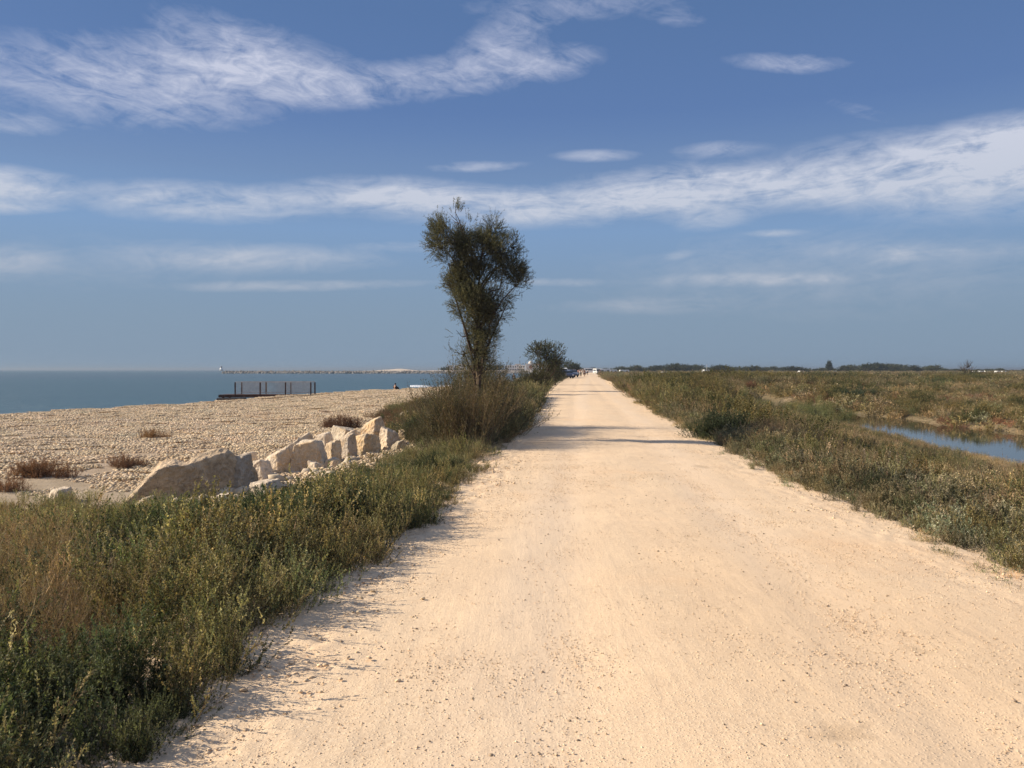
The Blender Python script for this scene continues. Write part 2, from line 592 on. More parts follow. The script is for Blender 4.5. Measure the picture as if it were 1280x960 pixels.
# limestone boulders
M_ROCK, t, out = mat('limestone_boulder')
pos = t.n('ShaderNodeNewGeometry').outputs['Position']
n1 = t.noise(pos, 2.2, 7, 0.66, 0.6)
n2 = t.noise(pos, 9, 7, 0.72, 0.3)
n3 = t.noise(pos, 1.1, 4, 0.6, 1.0)
c = t.mix(t.maprange(n1, 0.38, 0.62, 0, 1), (0.66, 0.555, 0.42), (0.46, 0.385, 0.295))
c = t.mix(t.maprange(n3, 0.52, 0.66, 0, 0.6), c, (0.60, 0.40, 0.20))
c = t.mix(t.maprange(n2, 0.5, 0.66, 0, 0.65), c, (0.27, 0.23, 0.18))
c = t.mix(t.maprange(t.noise(pos, 26, 5, 0.7), 0.5, 0.7, 0, 0.5), c, (0.70, 0.60, 0.46))
vein = t.math('ABSOLUTE', t.math('SUBTRACT', t.noise(pos, 1.7, 5, 0.6, 1.6), 0.5))
c = t.mix(t.maprange(vein, 0.02, 0.0, 0, 0.5), c, (0.68, 0.61, 0.50))
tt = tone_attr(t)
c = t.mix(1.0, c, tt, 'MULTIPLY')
hh = t.math('ADD', t.math('MULTIPLY', n2, 0.7), t.math('MULTIPLY', n1, 1.0))
principled(t, out, c, 0.9, 0.2, 0, bump(t, hh, 1.0, 0.06))

M_BARK = simple_mat('bark', (0.085, 0.062, 0.045), 0.9, 0.1, 0, 0.35, 9)
M_RUST = simple_mat('rusty_steel', (0.075, 0.042, 0.032), 0.8, 0.2, 0.2, 0.4, 4)
M_GREYSTEEL = simple_mat('weathered_grey_steel', (0.50, 0.48, 0.46), 0.6, 0.4, 0.3, 0.2, 4)
M_MOLE = simple_mat('breakwater_rock', (0.24, 0.215, 0.185), 0.9, 0.1, 0, 0.35, 0.3)
M_MOLESAND = simple_mat('pale_quay', (0.52, 0.44, 0.35), 0.9, 0.1, 0, 0.2, 0.05)
M_WALL1 = simple_mat('cream_render', (0.66, 0.60, 0.52), 0.9, 0.1, 0, 0.08, 0.3)
M_WALL2 = simple_mat('white_render', (0.78, 0.75, 0.70), 0.9, 0.1, 0, 0.06, 0.3)
M_WALL3 = simple_mat('ochre_render', (0.62, 0.44, 0.29), 0.9, 0.1, 0, 0.08, 0.3)
M_ROOFT = simple_mat('clay_roof', (0.36, 0.17, 0.10), 0.9, 0.1, 0, 0.2, 0.5)
M_DARKWIN = simple_mat('dark_glass', (0.03, 0.035, 0.04), 0.1, 0.5, 0, 0.1, 1)
M_WHITE = simple_mat('white_paint', (0.78, 0.78, 0.76), 0.4, 0.4, 0, 0.03, 1)
M_NAVY = simple_mat('navy_paint', (0.04, 0.055, 0.11), 0.3, 0.5, 0, 0.1, 1)
M_GREYBLUE = simple_mat('greyblue_paint', (0.16, 0.19, 0.26), 0.3, 0.5, 0, 0.1, 1)
M_RUBBER = simple_mat('rubber', (0.02, 0.02, 0.02), 0.9, 0.1, 0, 0.1, 4)
M_RIM = simple_mat('wheel_rim', (0.45, 0.45, 0.46), 0.35, 0.5, 0.8, 0.05, 4)
M_LAMP = simple_mat('headlight_glass', (0.75, 0.75, 0.72), 0.15, 0.6, 0, 0.05, 4)
M_SKIN = simple_mat('skin', (0.46, 0.27, 0.18), 0.6, 0.3, 0, 0.05, 6)
M_HAIR = simple_mat('dark_hair', (0.03, 0.02, 0.015), 0.7, 0.3, 0, 0.2, 20)
CLOTH = {}


def cloth(name, c):
    if name not in CLOTH:
        CLOTH[name] = simple_mat(name, c, 0.9, 0.1, 0, 0.12, 8)
    return CLOTH[name]


# ------------------------------------------------------------------ ground sheet
def spaced(lo, hi, step0, grow, centre=0.0):
    out = [centre]
    st = step0
    while out[-1] < hi:
        out.append(out[-1] + st)
        if out[-1] - centre > 0: st = max(step0, (out[-1] - centre) * grow)
    neg = [centre]
    while neg[-1] > lo:
        st = max(step0, (centre - neg[-1]) * grow)
        neg.append(neg[-1] - st)
    return np.array(sorted(set(neg[1:] + out)))


def soil_col(X, Y):
    L, Rr, S = xl(Y), xr(Y), xs(Y)
    d, e = L - X, X - Rr
    dirt = np.array([0.60, 0.46, 0.31])
    veg = np.array([0.16, 0.125, 0.08])
    shingle = np.array([0.42, 0.33, 0.24])
    sand = np.array([0.39, 0.315, 0.225])
    marsh = np.array([0.17, 0.135, 0.08])
    mud = np.array([0.10, 0.085, 0.06])
    c = np.zeros(X.shape + (3,)) + dirt

    def put(wt, col):
        nonlocal c
        wt = np.clip(wt, 0, 1)[..., None]
        c = c * (1 - wt) + col * wt
    nz = fbm(X * 0.7, Y * 0.7, 41) - 0.5
    put(sstep((d - 0.45 + nz * 0.6) / 0.7), veg)
    put(sstep((d - vegwid(Y) + 0.3 + nz * 1.2) / 0.8), shingle)
    put(sstep(1.3 - np.hypot((X + 8.3) / 2.8, (Y - 15.0) / 1.6) + nz) * (d > 2), sand)
    put(((Y > 12.5) & (Y < 15) & (X < -5.5)) * 0.9, sand)
    put(sstep((e - 0.35 + nz * 0.6) / 0.7), veg)
    put(sstep((e - 6 + nz * 3) / 4), marsh)
    c1, c2 = np.interp(Y, _CY, _C1), np.interp(Y, _CY, _C2)
    nearcan = sstep((X - c1 + 0.4) / 0.6) * sstep((c2 + 0.5 - X) / 0.6) * (Y < 72)
    put(nearcan, mud)
    put(np.exp(-((X - c2 - 0.15) / 0.28) ** 2) * (fbm(Y * 0.5, X * 0, 44) > 0.52) * (Y < 60) * 0.9, np.array([0.25, 0.19, 0.125]))
    dry = fbm(X * 0.05, Y * 0.11, 46)
    put(sstep((dry - 0.48) / 0.12) * (e > 10) * 0.6, np.array([0.27, 0.205, 0.125]))
    return c


_VY = [-30, 12.9, 13.6, 17, 20, 24, 33, 54, 73, 90, 150, 400]
_VW = [30, 9.0, 2.7, 2.2, 2.3, 4.6, 6.5, 8.5, 9.0, 6.5, 8, 12]


def vegwid(Y):
    return np.interp(Y, _VY, _VW)


gx_ = spaced(-120, 9000, 0.30, 0.035, 0.0)
gy_ = spaced(-60, 9000, 0.30, 0.022, 4.0)
ground = link('ground', grid_mesh('ground', gx_, gy_, land, soil_col, (M_SOIL,)))
tag(ground, 'low coastal ground of soil, shingle and marsh on both sides of the dirt road', kind='structure')


# road sheet
def road_z(X, Y):
    L, Rr = xl(Y), xr(Y)
    mid_ = (L + Rr) / 2
    u = (X - mid_) / ((Rr - L) / 2)
    z = 0.035 * (1 - np.clip(np.abs(u), 0, 1.4) ** 2)
    z += (fbm(X * 0.8, Y * 0.45, 51) - 0.5) * 0.030
    z += -0.014 * np.exp(-((X - mid_ + 0.85) / 0.28) ** 2) - 0.012 * np.exp(-((X - mid_ - 0.85) / 0.28) ** 2)
    sh = np.exp(-((X - L - 0.15) / 0.42) ** 2) + 0.6 * np.exp(-((X - Rr + 0.25) / 0.35) ** 2)
    z += sh * ((fbm(X * 9, Y * 7, 52, 4) - 0.42) * 0.05 + (fbm(X * 26, Y * 19, 56, 3) - 0.5) * 0.024)
    z += (fbm(X * 16, Y * 9, 53, 3) - 0.5) * 0.006
    edge = np.minimum(X - (L - 0.55), (Rr + 0.55) - X) + (fbm(X * 1.8, Y * 1.8, 54) - 0.5) * 0.35
    return z - 0.16 * (1 - sstep(edge / 0.45))


ys_ = [-25.0]
while ys_[-1] < 1.5:
    ys_.append(ys_[-1] + 0.5)
while ys_[-1] < 430:
    ys_.append(ys_[-1] + max(0.018, ys_[-1] * 0.0065))
ys_ = np.array(ys_)
nu = 190
U = np.linspace(0, 1, nu)
Yg = np.repeat(ys_[:, None], nu, 1)
Xg = (xl(Yg) - 0.6) + (xr(Yg) - xl(Yg) + 1.2) * U[None, :]
Zg = road_z(Xg, Yg)
i = np.arange(nu - 1)[None, :] + nu * np.arange(len(ys_) - 1)[:, None]
road = link('dirt_road', mesh_np('dirt_road', np.stack([Xg, Yg, Zg], -1).reshape(-1, 3),
            np.stack([i, i + 1, i + 1 + nu, i + nu], -1).reshape(-1, 4), None, True, (M_ROAD,)))
tag(road, 'straight pale cream dirt road running to the horizon', kind='structure')

# sea, canal water
sx_ = -np.array([-2500, -700, -200, -60, -20, 0, 10, 20, 30, 60, 100, 200, 400, 900, 2000, 5000, 12000, 28000], float)[::-1]
sy_ = np.array([-300, -60, 0, 20, 40, 60, 80, 100, 140, 200, 300, 450, 580, 640, 645], float)
sea = link('sea', grid_mesh('sea', np.array([-40000, -12000, -3000, -900, -300, -120, -60, -30, -10, 10, 33.0]), sy_, lambda X, Y: X * 0 + SEA_Z, None, (M_SEA,)))
tag(sea, 'calm teal sea on the left reaching to the horizon', kind='structure')
sea2 = link('sea_offing', grid_mesh('sea_offing', np.array([-40000, -12000, -3000, -900, -300, -120, -60.0]), np.array([645, 900, 2000, 6000, 20000, 45000.0]), lambda X, Y: X * 0 + SEA_Z, None, (M_SEA,)))
tag(sea2, 'open sea beyond the breakwater', kind='structure')
cy_ = np.arange(-30, 71, 2.0)
cv, cf = [], []
for k, y in enumerate(cy_):
    cv += [(np.interp(y, _CY, _C1) - 1.4, y, CANAL_Z), (np.interp(y, _CY, _C2) + 1.4, y, CANAL_Z)]
    if k: cf.append((2 * k - 2, 2 * k - 1, 2 * k + 1, 2 * k))
canal = link('canal_water', mesh_np('canal_water', cv, cf, None, False, (M_CANAL,)))
tag(canal, 'still dark water of the narrow canal right of the road', kind='structure')


# ------------------------------------------------------------------ plants as arrays
def unit(v):
    return v / np.maximum(np.linalg.norm(v, axis=-1, keepdims=True), 1e-9)


def leaves(P, D, ln, wd, col, g):
    """one lozenge per row, pointing along D"""
    n = len(P)
    S = unit(np.cross(D, unit(g.normal(size=(n, 3)))))
    ln, wd = np.reshape(ln, (-1, 1)) * np.ones((n, 1)), np.reshape(wd, (-1, 1)) * np.ones((n, 1))
    V = np.stack([P, P + D * ln * 0.45 + S * wd * 0.5, P + D * ln, P + D * ln * 0.45 - S * wd * 0.5], 1).reshape(-1, 3)
    Fq = np.arange(4 * n).reshape(-1, 4)
    C = np.repeat(col, 4, axis=0)
    return V, Fq, C


def ribbons(P0, P1, P2, wd, col, g, seg=3):
    """curved flat stems (quadratic through P0,P1,P2), tapering"""
    n = len(P0)
    S = unit(np.cross(P2 - P0, unit(g.normal(size=(n, 3)))))
    Vs = []
    for k in range(seg + 1):
        u = k / seg
        Q = P0 * (1 - u) ** 2 + 2 * P1 * u * (1 - u) + P2 * u * u
        wk = np.reshape(wd, (-1, 1)) * (1 - 0.75 * u) * 0.5
        Vs += [Q + S * wk, Q - S * wk]
    V = np.stack(Vs, 1).reshape(-1, 3)
    m = 2 * (seg + 1)
    Fq = []
    for k in range(seg):
        a = np.arange(n) * m + 2 * k
        Fq.append(np.stack([a, a + 1, a + 3, a + 2], -1))
    Fq = np.concatenate(Fq)
    C = np.repeat(col, m, axis=0)
    return V, Fq, C


def cat(*parts):
    Vs, Fs, Cs, o = [], [], [], 0
    for V, Fq, C in parts:
        Vs.append(V); Fs.append(Fq + o); Cs.append(C); o += len(V)
    return np.concatenate(Vs), np.concatenate(Fs), np.concatenate(Cs)


def qpt(P0, P1, P2, u):
    u = np.reshape(u, (-1, 1))
    return P0 * (1 - u) ** 2 + 2 * P1 * u * (1 - u) + P2 * u * u


def colmix(g, n, cols, jit=0.18):
    cols = np.array(cols)
    k = g.integers(0, len(cols), n)
    c = cols[k] * (1 + g.normal(0, jit, (n, 1)))
    return np.clip(c, 0.004, 0.9)


def plant(seed, H=0.5, stems=16, lean=0.55, curve=0.5, r0=0.06, br=8, brl=0.3, nl=12, leaf=(0.014, 0.005),
          stemcol=((0.13, 0.11, 0.06),), leafcol=((0.1, 0.11, 0.04),), stemw=0.005, start=0.25, heads=0, headcol=None, up=0.5):
    """stems rise and curve from one root, carry side sprigs, the sprigs carry small leaves or seeds"""
    g = np.random.default_rng(seed)
    n = stems
    a = g.uniform(0, 2 * np.pi, n)
    ti = np.abs(g.normal(0, lean, n)).clip(0, 1.45)
    Ls = H * g.uniform(0.65, 1.1, n)
    P0 = np.stack([np.cos(a) * g.uniform(0, r0, n), np.sin(a) * g.uniform(0, r0, n), np.full(n, -0.03)], -1)
    D = np.stack([np.sin(ti) * np.cos(a), np.sin(ti) * np.sin(a), np.cos(ti)], -1)
    P1 = P0 + D * Ls[:, None] * 0.55
    P2 = P0 + D * Ls[:, None] + np.array([0, 0, 1.0]) * (curve * np.sin(ti) * Ls)[:, None] + g.normal(0, 0.04 * H, (n, 3))
    P2[:, 2] = np.maximum(P2[:, 2], 0.03)
    out = [ribbons(P0, P1, P2, np.full(n, stemw), colmix(g, n, stemcol), g)]
    if br:
        m = n * br
        k = np.repeat(np.arange(n), br)
        u = g.uniform(start, 1.0, m)
        B0 = qpt(P0[k], P1[k], P2[k], u)
        T = unit(P2[k] - P0[k])
        BD = unit(T * 0.7 + unit(g.normal(size=(m, 3))) * 0.85 + np.array([0, 0, up]))
        bl = H * brl * g.uniform(0.5, 1.15, m) * (1.15 - 0.6 * u)
        B2 = B0 + BD * bl[:, None]
        B2[:, 2] += 0.25 * bl
        B1 = B0 + BD * bl[:, None] * 0.5
        out.append(ribbons(B0, B1, B2, np.full(m, stemw * 0.55), colmix(g, m, stemcol), g, 2))
        if nl:
            q = m * nl
            kk = np.repeat(np.arange(m), nl)
            uu = g.uniform(0.05, 1.05, q)
            Q = qpt(B0[kk], B1[kk], B2[kk], uu)
            LD = unit(unit(B2[kk] - B0[kk]) * 1.15 + unit(g.normal(size=(q, 3))))
            lc = colmix(g, m, leafcol, 0.26)[kk] * (1 + g.normal(0, 0.12, (q, 1)))
            out.append(leaves(Q, LD, leaf[0] * g.uniform(0.6, 1.3, q), leaf[1] * g.uniform(0.7, 1.3, q), np.clip(lc, 0.004, 0.9), g))
    if heads:
        q = n * heads
        kk = np.repeat(np.arange(n), heads)
        Q = qpt(P0[kk], P1[kk], P2[kk], g.uniform(0.78, 1.03, q))
        LD = unit(unit(P2[kk] - P0[kk]) + 0.6 * unit(g.normal(size=(q, 3))))
        out.append(leaves(Q, LD, leaf[0] * 1.3, leaf[1] * 1.2, colmix(g, q, headcol or stemcol), g))
    return cat(*out)


GREENS = ((0.18, 0.17, 0.080), (0.24, 0.215, 0.10), (0.115, 0.125, 0.06), (0.32, 0.27, 0.14))
DARKG = ((0.075, 0.090, 0.045), (0.098, 0.112, 0.055), (0.055, 0.070, 0.036))
KHAKI = ((0.28, 0.23, 0.145), (0.21, 0.18, 0.108), (0.35, 0.28, 0.18), (0.16, 0.148, 0.085))
STRAW = ((0.42, 0.32, 0.18), (0.33, 0.25, 0.14), (0.50, 0.39, 0.23))
DRYST = ((0.26, 0.19, 0.115), (0.19, 0.145, 0.09), (0.36, 0.27, 0.17))
REDB = ((0.21, 0.115, 0.07), (0.16, 0.095, 0.062), (0.26, 0.16, 0.10))
SILV = ((0.32, 0.32, 0.22), (0.25, 0.26, 0.17), (0.40, 0.38, 0.27), (0.17, 0.19, 0.115))
SALT = ((0.215, 0.20, 0.125), (0.17, 0.165, 0.10), (0.27, 0.24, 0.155), (0.125, 0.125, 0.075))

VAR = {}


def variant(key, arrays, mat_=None):
    me = mesh_np('plant_' + key, *arrays, False, (mat_ or M_LEAF_I,))
    VAR.setdefault(key.split('.')[0], []).append(me)
    return me


for s in range(4):
    variant('weed.%d' % s, plant(100 + s, H=0.52, stems=16, lean=0.74, curve=0.45, br=8, brl=0.42, nl=22, leaf=(0.018, 0.0105), stemcol=((0.17, 0.135, 0.075), (0.21, 0.14, 0.09)), leafcol=GREENS, start=0.15, up=0.6))
for s in range(3):
    variant('bushy.%d' % s, plant(120 + s, H=0.42, stems=26, lean=0.95, curve=0.30, br=9, brl=0.38, nl=18, leaf=(0.019, 0.0080), stemcol=((0.09, 0.08, 0.05),), leafcol=DARKG, start=0.12, up=0.5))
for s in range(3):
    variant('dry.%d' % s, plant(140 + s, H=0.55, stems=30, lean=0.7, curve=0.3, br=13, brl=0.36, nl=4, leaf=(0.012, 0.004), stemcol=DRYST, leafcol=DRYST, stemw=0.0042, start=0.1, up=0.3))
for s in range(3):
    variant('grass.%d' % s, plant(160 + s, H=0.44, stems=80, lean=0.50, curve=-0.1, r0=0.12, br=1, brl=0.3, nl=4, leaf=(0.016, 0.006), stemcol=STRAW + ((0.16, 0.15, 0.07),), leafcol=STRAW, stemw=0.0045, start=0.6, heads=5, headcol=STRAW))
for s in range(4):
    variant('khaki.%d' % s, plant(180 + s, H=0.48, stems=18, lean=0.75, curve=0.40, br=8, brl=0.38, nl=16, leaf=(0.018, 0.0115), stemcol=KHAKI, leafcol=KHAKI, start=0.15, up=0.6))
for s in range(2):
    variant('silver.%d' % s, plant(200 + s, H=0.30, stems=22, lean=0.85, curve=0.35, r0=0.12, br=7, brl=0.35, nl=8, leaf=(0.026, 0.011), stemcol=((0.24, 0.2, 0.14),), leafcol=SILV, start=0.15))
for s in range(2):
    variant('salt.%d' % s, plant(210 + s, H=0.34, stems=26, lean=0.95, curve=0.4, r0=0.12, br=8, brl=0.36, nl=9, leaf=(0.026, 0.012), stemcol=((0.2, 0.17, 0.11),), leafcol=SALT, start=0.12))
for s in range(3):
    variant('red.%d' % s, plant(220 + s, H=0.34, stems=34, lean=0.75, curve=0.15, r0=0.12, br=9, brl=0.3, nl=8, leaf=(0.022, 0.006), stemcol=REDB, leafcol=REDB, start=0.1))
for s in range(3):
    variant('scrub.%d' % s, plant(240 + s, H=0.9, stems=26, lean=0.66, curve=0.25, r0=0.2, br=11, brl=0.30, nl=10, leaf=(0.045, 0.014), stemcol=KHAKI, leafcol=((0.16, 0.148, 0.068), (0.12, 0.118, 0.055), (0.21, 0.18, 0.09)), start=0.1, stemw=0.010))
for s in range(3):
    variant('twiggy.%d' % s, plant(250 + s, H=1.1, stems=40, lean=0.50, curve=0.2, r0=0.2, br=14, brl=0.32, nl=6, leaf=(0.032, 0.009), stemcol=((0.10, 0.075, 0.05), (0.14, 0.10, 0.07)), leafcol=((0.125, 0.108, 0.058), (0.09, 0.085, 0.045), (0.17, 0.14, 0.08)), start=0.05, stemw=0.009))
for s in range(3):    # for far ground: fewer, broader leaves
    variant('far.%d' % s, plant(260 + s, H=0.9, stems=18, lean=0.85, curve=0.1, r0=0.35, br=6, brl=0.4, nl=7, leaf=(0.11, 0.05), stemcol=KHAKI, leafcol=((0.235, 0.20, 0.115), (0.18, 0.165, 0.088), (0.30, 0.245, 0.15)), start=0.05, stemw=0.02))
for s in range(2):
    variant('reed.%d' % s, plant(270 + s, H=1.0, stems=60, lean=0.16, curve=0.0, r0=0.25, br=2, brl=0.35, nl=5, leaf=(0.09, 0.010), stemcol=((0.15, 0.16, 0.07), (0.22, 0.19, 0.1)), leafcol=((0.13, 0.15, 0.06), (0.2, 0.18, 0.09)), stemw=0.010, start=0.3))
for s in range(2):
    variant('seedhead.%d' % s, plant(280 + s, H=0.75, stems=9, lean=0.22, curve=0.0, r0=0.08, br=3, brl=0.22, nl=7, leaf=(0.022, 0.012), stemcol=((0.16, 0.12, 0.09),), leafcol=((0.09, 0.065, 0.055), (0.13, 0.10, 0.08)), start=0.6, heads=8, headcol=((0.08, 0.06, 0.05),)))

for s in range(4):
    variant('mound.%d' % s, plant(290 + s, H=0.62, stems=44, lean=1.05, curve=0.35, r0=0.22, br=8, brl=0.34, nl=14, leaf=(0.030, 0.016), stemcol=((0.12, 0.10, 0.06),), leafcol=((0.15, 0.14, 0.066), (0.11, 0.112, 0.052), (0.20, 0.175, 0.09)), start=0.2, stemw=0.007))
_SRC = bpy.data.collections.new('plant_sources')       # not linked into the scene


def scatter(name, X, Y, keys, which, scale, tint, label, tilt=0.12, sink=0.02, dz=None, zf=land, squash=None):
    """one object whose geometry nodes copy the plant meshes onto its points"""
    n = len(X)
    variants = []
    for k in keys:
        variants += VAR[k]
    starts = np.cumsum([0] + [len(VAR[k]) for k in keys])
    counts = np.array([len(VAR[k]) for k in keys])
    g = np.random.default_rng(len(name) * 31 + n)
    idx = starts[:-1][which] + (g.random(n) * counts[which]).astype(int)
    me = bpy.data.meshes.new(name)
    me.vertices.add(n)
    Z = zf(X, Y) - sink + (0 if dz is None else dz)
    me.vertices.foreach_set('co', np.stack([X, Y, Z], -1).astype(np.float32).ravel())
    def at(nm, ty, fld, arr):
        a = me.attributes.new(nm, ty, 'POINT')
        a.data.foreach_set(fld, np.asarray(arr).ravel())
    at('pick', 'INT', 'value', idx.astype(np.int32))
    rot = np.stack([g.normal(0, tilt, n), g.normal(0, tilt, n), g.uniform(0, 6.283, n)], -1)
    at('turn', 'FLOAT_VECTOR', 'vector', rot.astype(np.float32))
    sc3 = np.stack([scale, scale, scale * (1 if squash is None else squash)], -1)
    at('size', 'FLOAT_VECTOR', 'vector', sc3.astype(np.float32))
    t4 = np.ones((n, 4), np.float32)
    t4[:, :3] = tint
    at('tint', 'FLOAT_COLOR', 'color', t4)
    o = link(name, me)
    tree = bpy.data.node_groups.new(name + '_nodes', 'GeometryNodeTree')
    tree.interface.new_socket('Geometry', in_out='INPUT', socket_type='NodeSocketGeometry')
    tree.interface.new_socket('Geometry', in_out='OUTPUT', socket_type='NodeSocketGeometry')
    N = tree.nodes.new
    gi, go, iop, jn = N('NodeGroupInput'), N('NodeGroupOutput'), N('GeometryNodeInstanceOnPoints'), N('GeometryNodeJoinGeometry')
    lk = tree.links.new
    m2p = N('GeometryNodeMeshToPoints')
    lk(gi.outputs[0], m2p.inputs[0])
    lk(m2p.outputs[0], iop.inputs['Points'])
    srcs = []
    for v in variants:
        if v.name not in bpy.data.objects:
            ob = bpy.data.objects.new(v.name, v)
            _SRC.objects.link(ob)
        oi = N('GeometryNodeObjectInfo')
        oi.inputs['Object'].default_value = bpy.data.objects[v.name]
        oi.inputs['As Instance'].default_value = False
        g2i = N('GeometryNodeGeometryToInstance')
        lk(oi.outputs['Geometry'], g2i.inputs[0])
        srcs.append(g2i)
    for s_ in reversed(srcs):
        lk(s_.outputs[0], jn.inputs[0])
    lk(jn.outputs[0], iop.inputs['Instance'])
    iop.inputs['Pick Instance'].default_value = True
    for nm, ty, sock in (('pick', 'INT', 'Instance Index'), ('turn', 'FLOAT_VECTOR', 'Rotation'), ('size', 'FLOAT_VECTOR', 'Scale')):
        na = N('GeometryNodeInputNamedAttribute')
        na.data_type = ty
        na.inputs[0].default_value = nm
        lk([q for q in na.outputs if q.enabled][0], iop.inputs[sock])
    lk(iop.outputs[0], go.inputs[0])
    md = o.modifiers.new('scatter', 'NODES')
    md.node_group = tree
    tag(o, label, kind='stuff')
    return o


def sample(n, x0, x1, y0, y1, keep, seed):
    g = np.random.default_rng(seed)
    X, Y = g.uniform(x0, x1, n), g.uniform(y0, y1, n)
    m = keep(X, Y, g)
    return X[m], Y[m]


def tints(n, base=(1, 1, 1), jit=0.15, seed=0, warm=0.08):
    g = np.random.default_rng(seed)
    t_ = np.ones((n, 3)) * np.array(base) * (1 + g.normal(0, jit, (n, 1)))
    t_[:, 0] *= 1 + g.normal(0, warm, n)
    t_[:, 2] *= 1 + g.normal(0, warm, n)
    return np.clip(t_, 0.3, 2.2)


# --- left verge, near (Y 1.5 to 13)
def keepL(X, Y, g):
    L = xl(Y) + (fbm(Y * 0.9, Y * 0, 61) - 0.5) * 0.5 + 0.05
    d = L - X
    return (d > 0.06) & (d < vegwid(Y)) & ~((X > -6.5) & (Y > 11.6) & (d > 2.6)) & (X > -0.85 * Y - 2.5) & (g.random(len(X)) < 0.62 + 0.38 * sstep((1.2 - d) / 1.0))


X, Y = sample(5600, -12, 1.5, 1.2, 13.4, keepL, 1)
n = len(X)
zone = fbm(X * 0.55, Y * 0.55, 71)
ratio = X / np.maximum(Y, 0.5)
which = np.zeros(n, int)                                 # weed
which[zone > 0.60] = 1                                    # bushy
which[(zone < 0.36)] = 2                                  # dry
g = np.random.default_rng(3)
corner = (Y < 4.2 + 1.0 * (g.random(n))) & (ratio < -0.40)
which[corner & (g.random(n) < 0.6)] = 1
drywest = (ratio < -0.50 + 0.1 * (fbm(X, Y, 97) - 0.5)) & (Y > 4.2) & (Y < 8.4)
which[(which == 2) & (g.random(n) < 0.6)] = 0
which[drywest & (g.random(n) < 0.55)] = 2
dark = (ratio > -0.32) & (ratio < -0.08) & (Y > 8.0)
which[dark & (g.random(n) < 0.72)] = 1
edge = (xl(Y) - X < 0.7)
which[edge & (g.random(n) < 0.75) & ~corner] = 0
scale = g.uniform(0.6, 1.12, n) * np.clip(0.62 + 0.7 * (xl(Y) - X), 0.5, 1.0) * np.where(corner, 0.85, 1.0)
scale *= np.interp(Y, [5, 8.0, 9.6, 10.8, 12, 13], [1.05, 0.92, 0.70, 0.50, 0.46, 0.46]) * (0.62 + 0.76 * fbm(X * 1.1, Y * 1.1, 85, 2))
scatter('left_verge_weeds', X, Y, ['weed', 'bushy', 'dry'], which, scale * 1.12, tints(n, (1.15, 1.14, 1.08), 0.24, 5) * np.where((which == 2)[:, None], np.array([0.84, 0.79, 0.78]), 1.0),
        'thick knee-high green and brown weeds along the left edge of the dirt road')

# long dead stems arching out of the weeds
for s in range(3):
    variant('stalk.%d' % s, plant(400 + s, H=0.62, stems=4, lean=0.85, curve=-0.15, r0=0.05, br=4, brl=0.25, nl=0, stemcol=((0.42, 0.34, 0.22), (0.36, 0.26, 0.18)), leafcol=STRAW, stemw=0.010, start=0.3, up=0.2))
X, Y = sample(400, -8, 1, 2.5, 12.5, lambda X, Y, g: (xl(Y) - X > 0.3) & (X > -0.72 * Y) & (g.random(len(X)) < np.where(X / Y < -0.42, 0.8, 0.3)), 51)
n = len(X)
scatter('dead_stalks', X, Y, ['stalk'], np.zeros(n, int), np.random.default_rng(52).uniform(0.6, 1.1, n) * np.interp(Y, [3, 9, 12], [1.1, 0.9, 0.55]), tints(n, (1, 1, 1), 0.15, 53), 'pale dead stalks arching out of the weeds on the left verge', tilt=0.3)

# small sprouts and low creeping bits at the road's edge
def keepE(X, Y, g):
    d = xl(Y) - X + (fbm(Y * 0.9, Y * 0, 61) - 0.5) * 0.5
    return (np.abs(d - 0.15) < 0.22)
X, Y = sample(9000, -3, 6, 2.2, 45, lambda X, Y, g: keepE(X, Y, g) & (g.random(len(X)) < 0.35), 2)
n = len(X)
scatter('left_edge_sprouts', X, Y, ['weed', 'bushy', 'khaki'], np.random.default_rng(4).integers(0, 3, n), np.random.default_rng(5).uniform(0.18, 0.5, n), tints(n, (1, 1, 0.95), 0.2, 6),
        'small sprouts creeping onto the left edge of the road')

# --- left strip 12 to 45 m
def keepL2(X, Y, g):
    L = xl(Y) + (fbm(Y * 0.35, Y * 0, 62) - 0.5) * 0.7
    d = L - X
    vw = vegwid(Y) + (fbm(X * 0.4, Y * 0.4, 63) - 0.5) * np.interp(Y, [13, 22, 26], [0.7, 0.8, 2.0])
    p = np.where(d < 3.4, 1.0, 0.45 * (Y > 20))
    return (d > 0.30) & (d < vw) & (g.random(len(X)) < p)
X, Y = sample(8500, -9, 5, 12.2, 48, keepL2, 3)
n = len(X)
g = np.random.default_rng(8)
zone = fbm(X * 0.4, Y * 0.3, 72)
which = np.where(zone > 0.54, 1, 0)
which[(zone < 0.40)] = 4
d = xl(Y) - X
which[(d > 3.2) & (g.random(n) < 0.7)] = 3
scale = g.uniform(0.65, 1.2, n) * np.interp(Y, [12, 15, 17, 20, 45], [0.66, 0.72, 1.0, 1.3, 1.5])
scale *= np.where(d > 3.0, 0.6, 1.0) * np.where(d < 0.7, 0.75, 1.0) * np.where((d > 0.9) & (Y < 17), 0.74, 1.0) * np.where((d > 1.4) & (Y < 21), 0.75, 1.0)
scatter('left_strip_scrub', X, Y, ['weed', 'bushy', 'dry', 'red', 'khaki'], which, scale, tints(n, (0.95, 0.97, 0.95), 0.2, 7),
        'tangled olive and brown scrub between the road and the shingle, beyond the boulders')

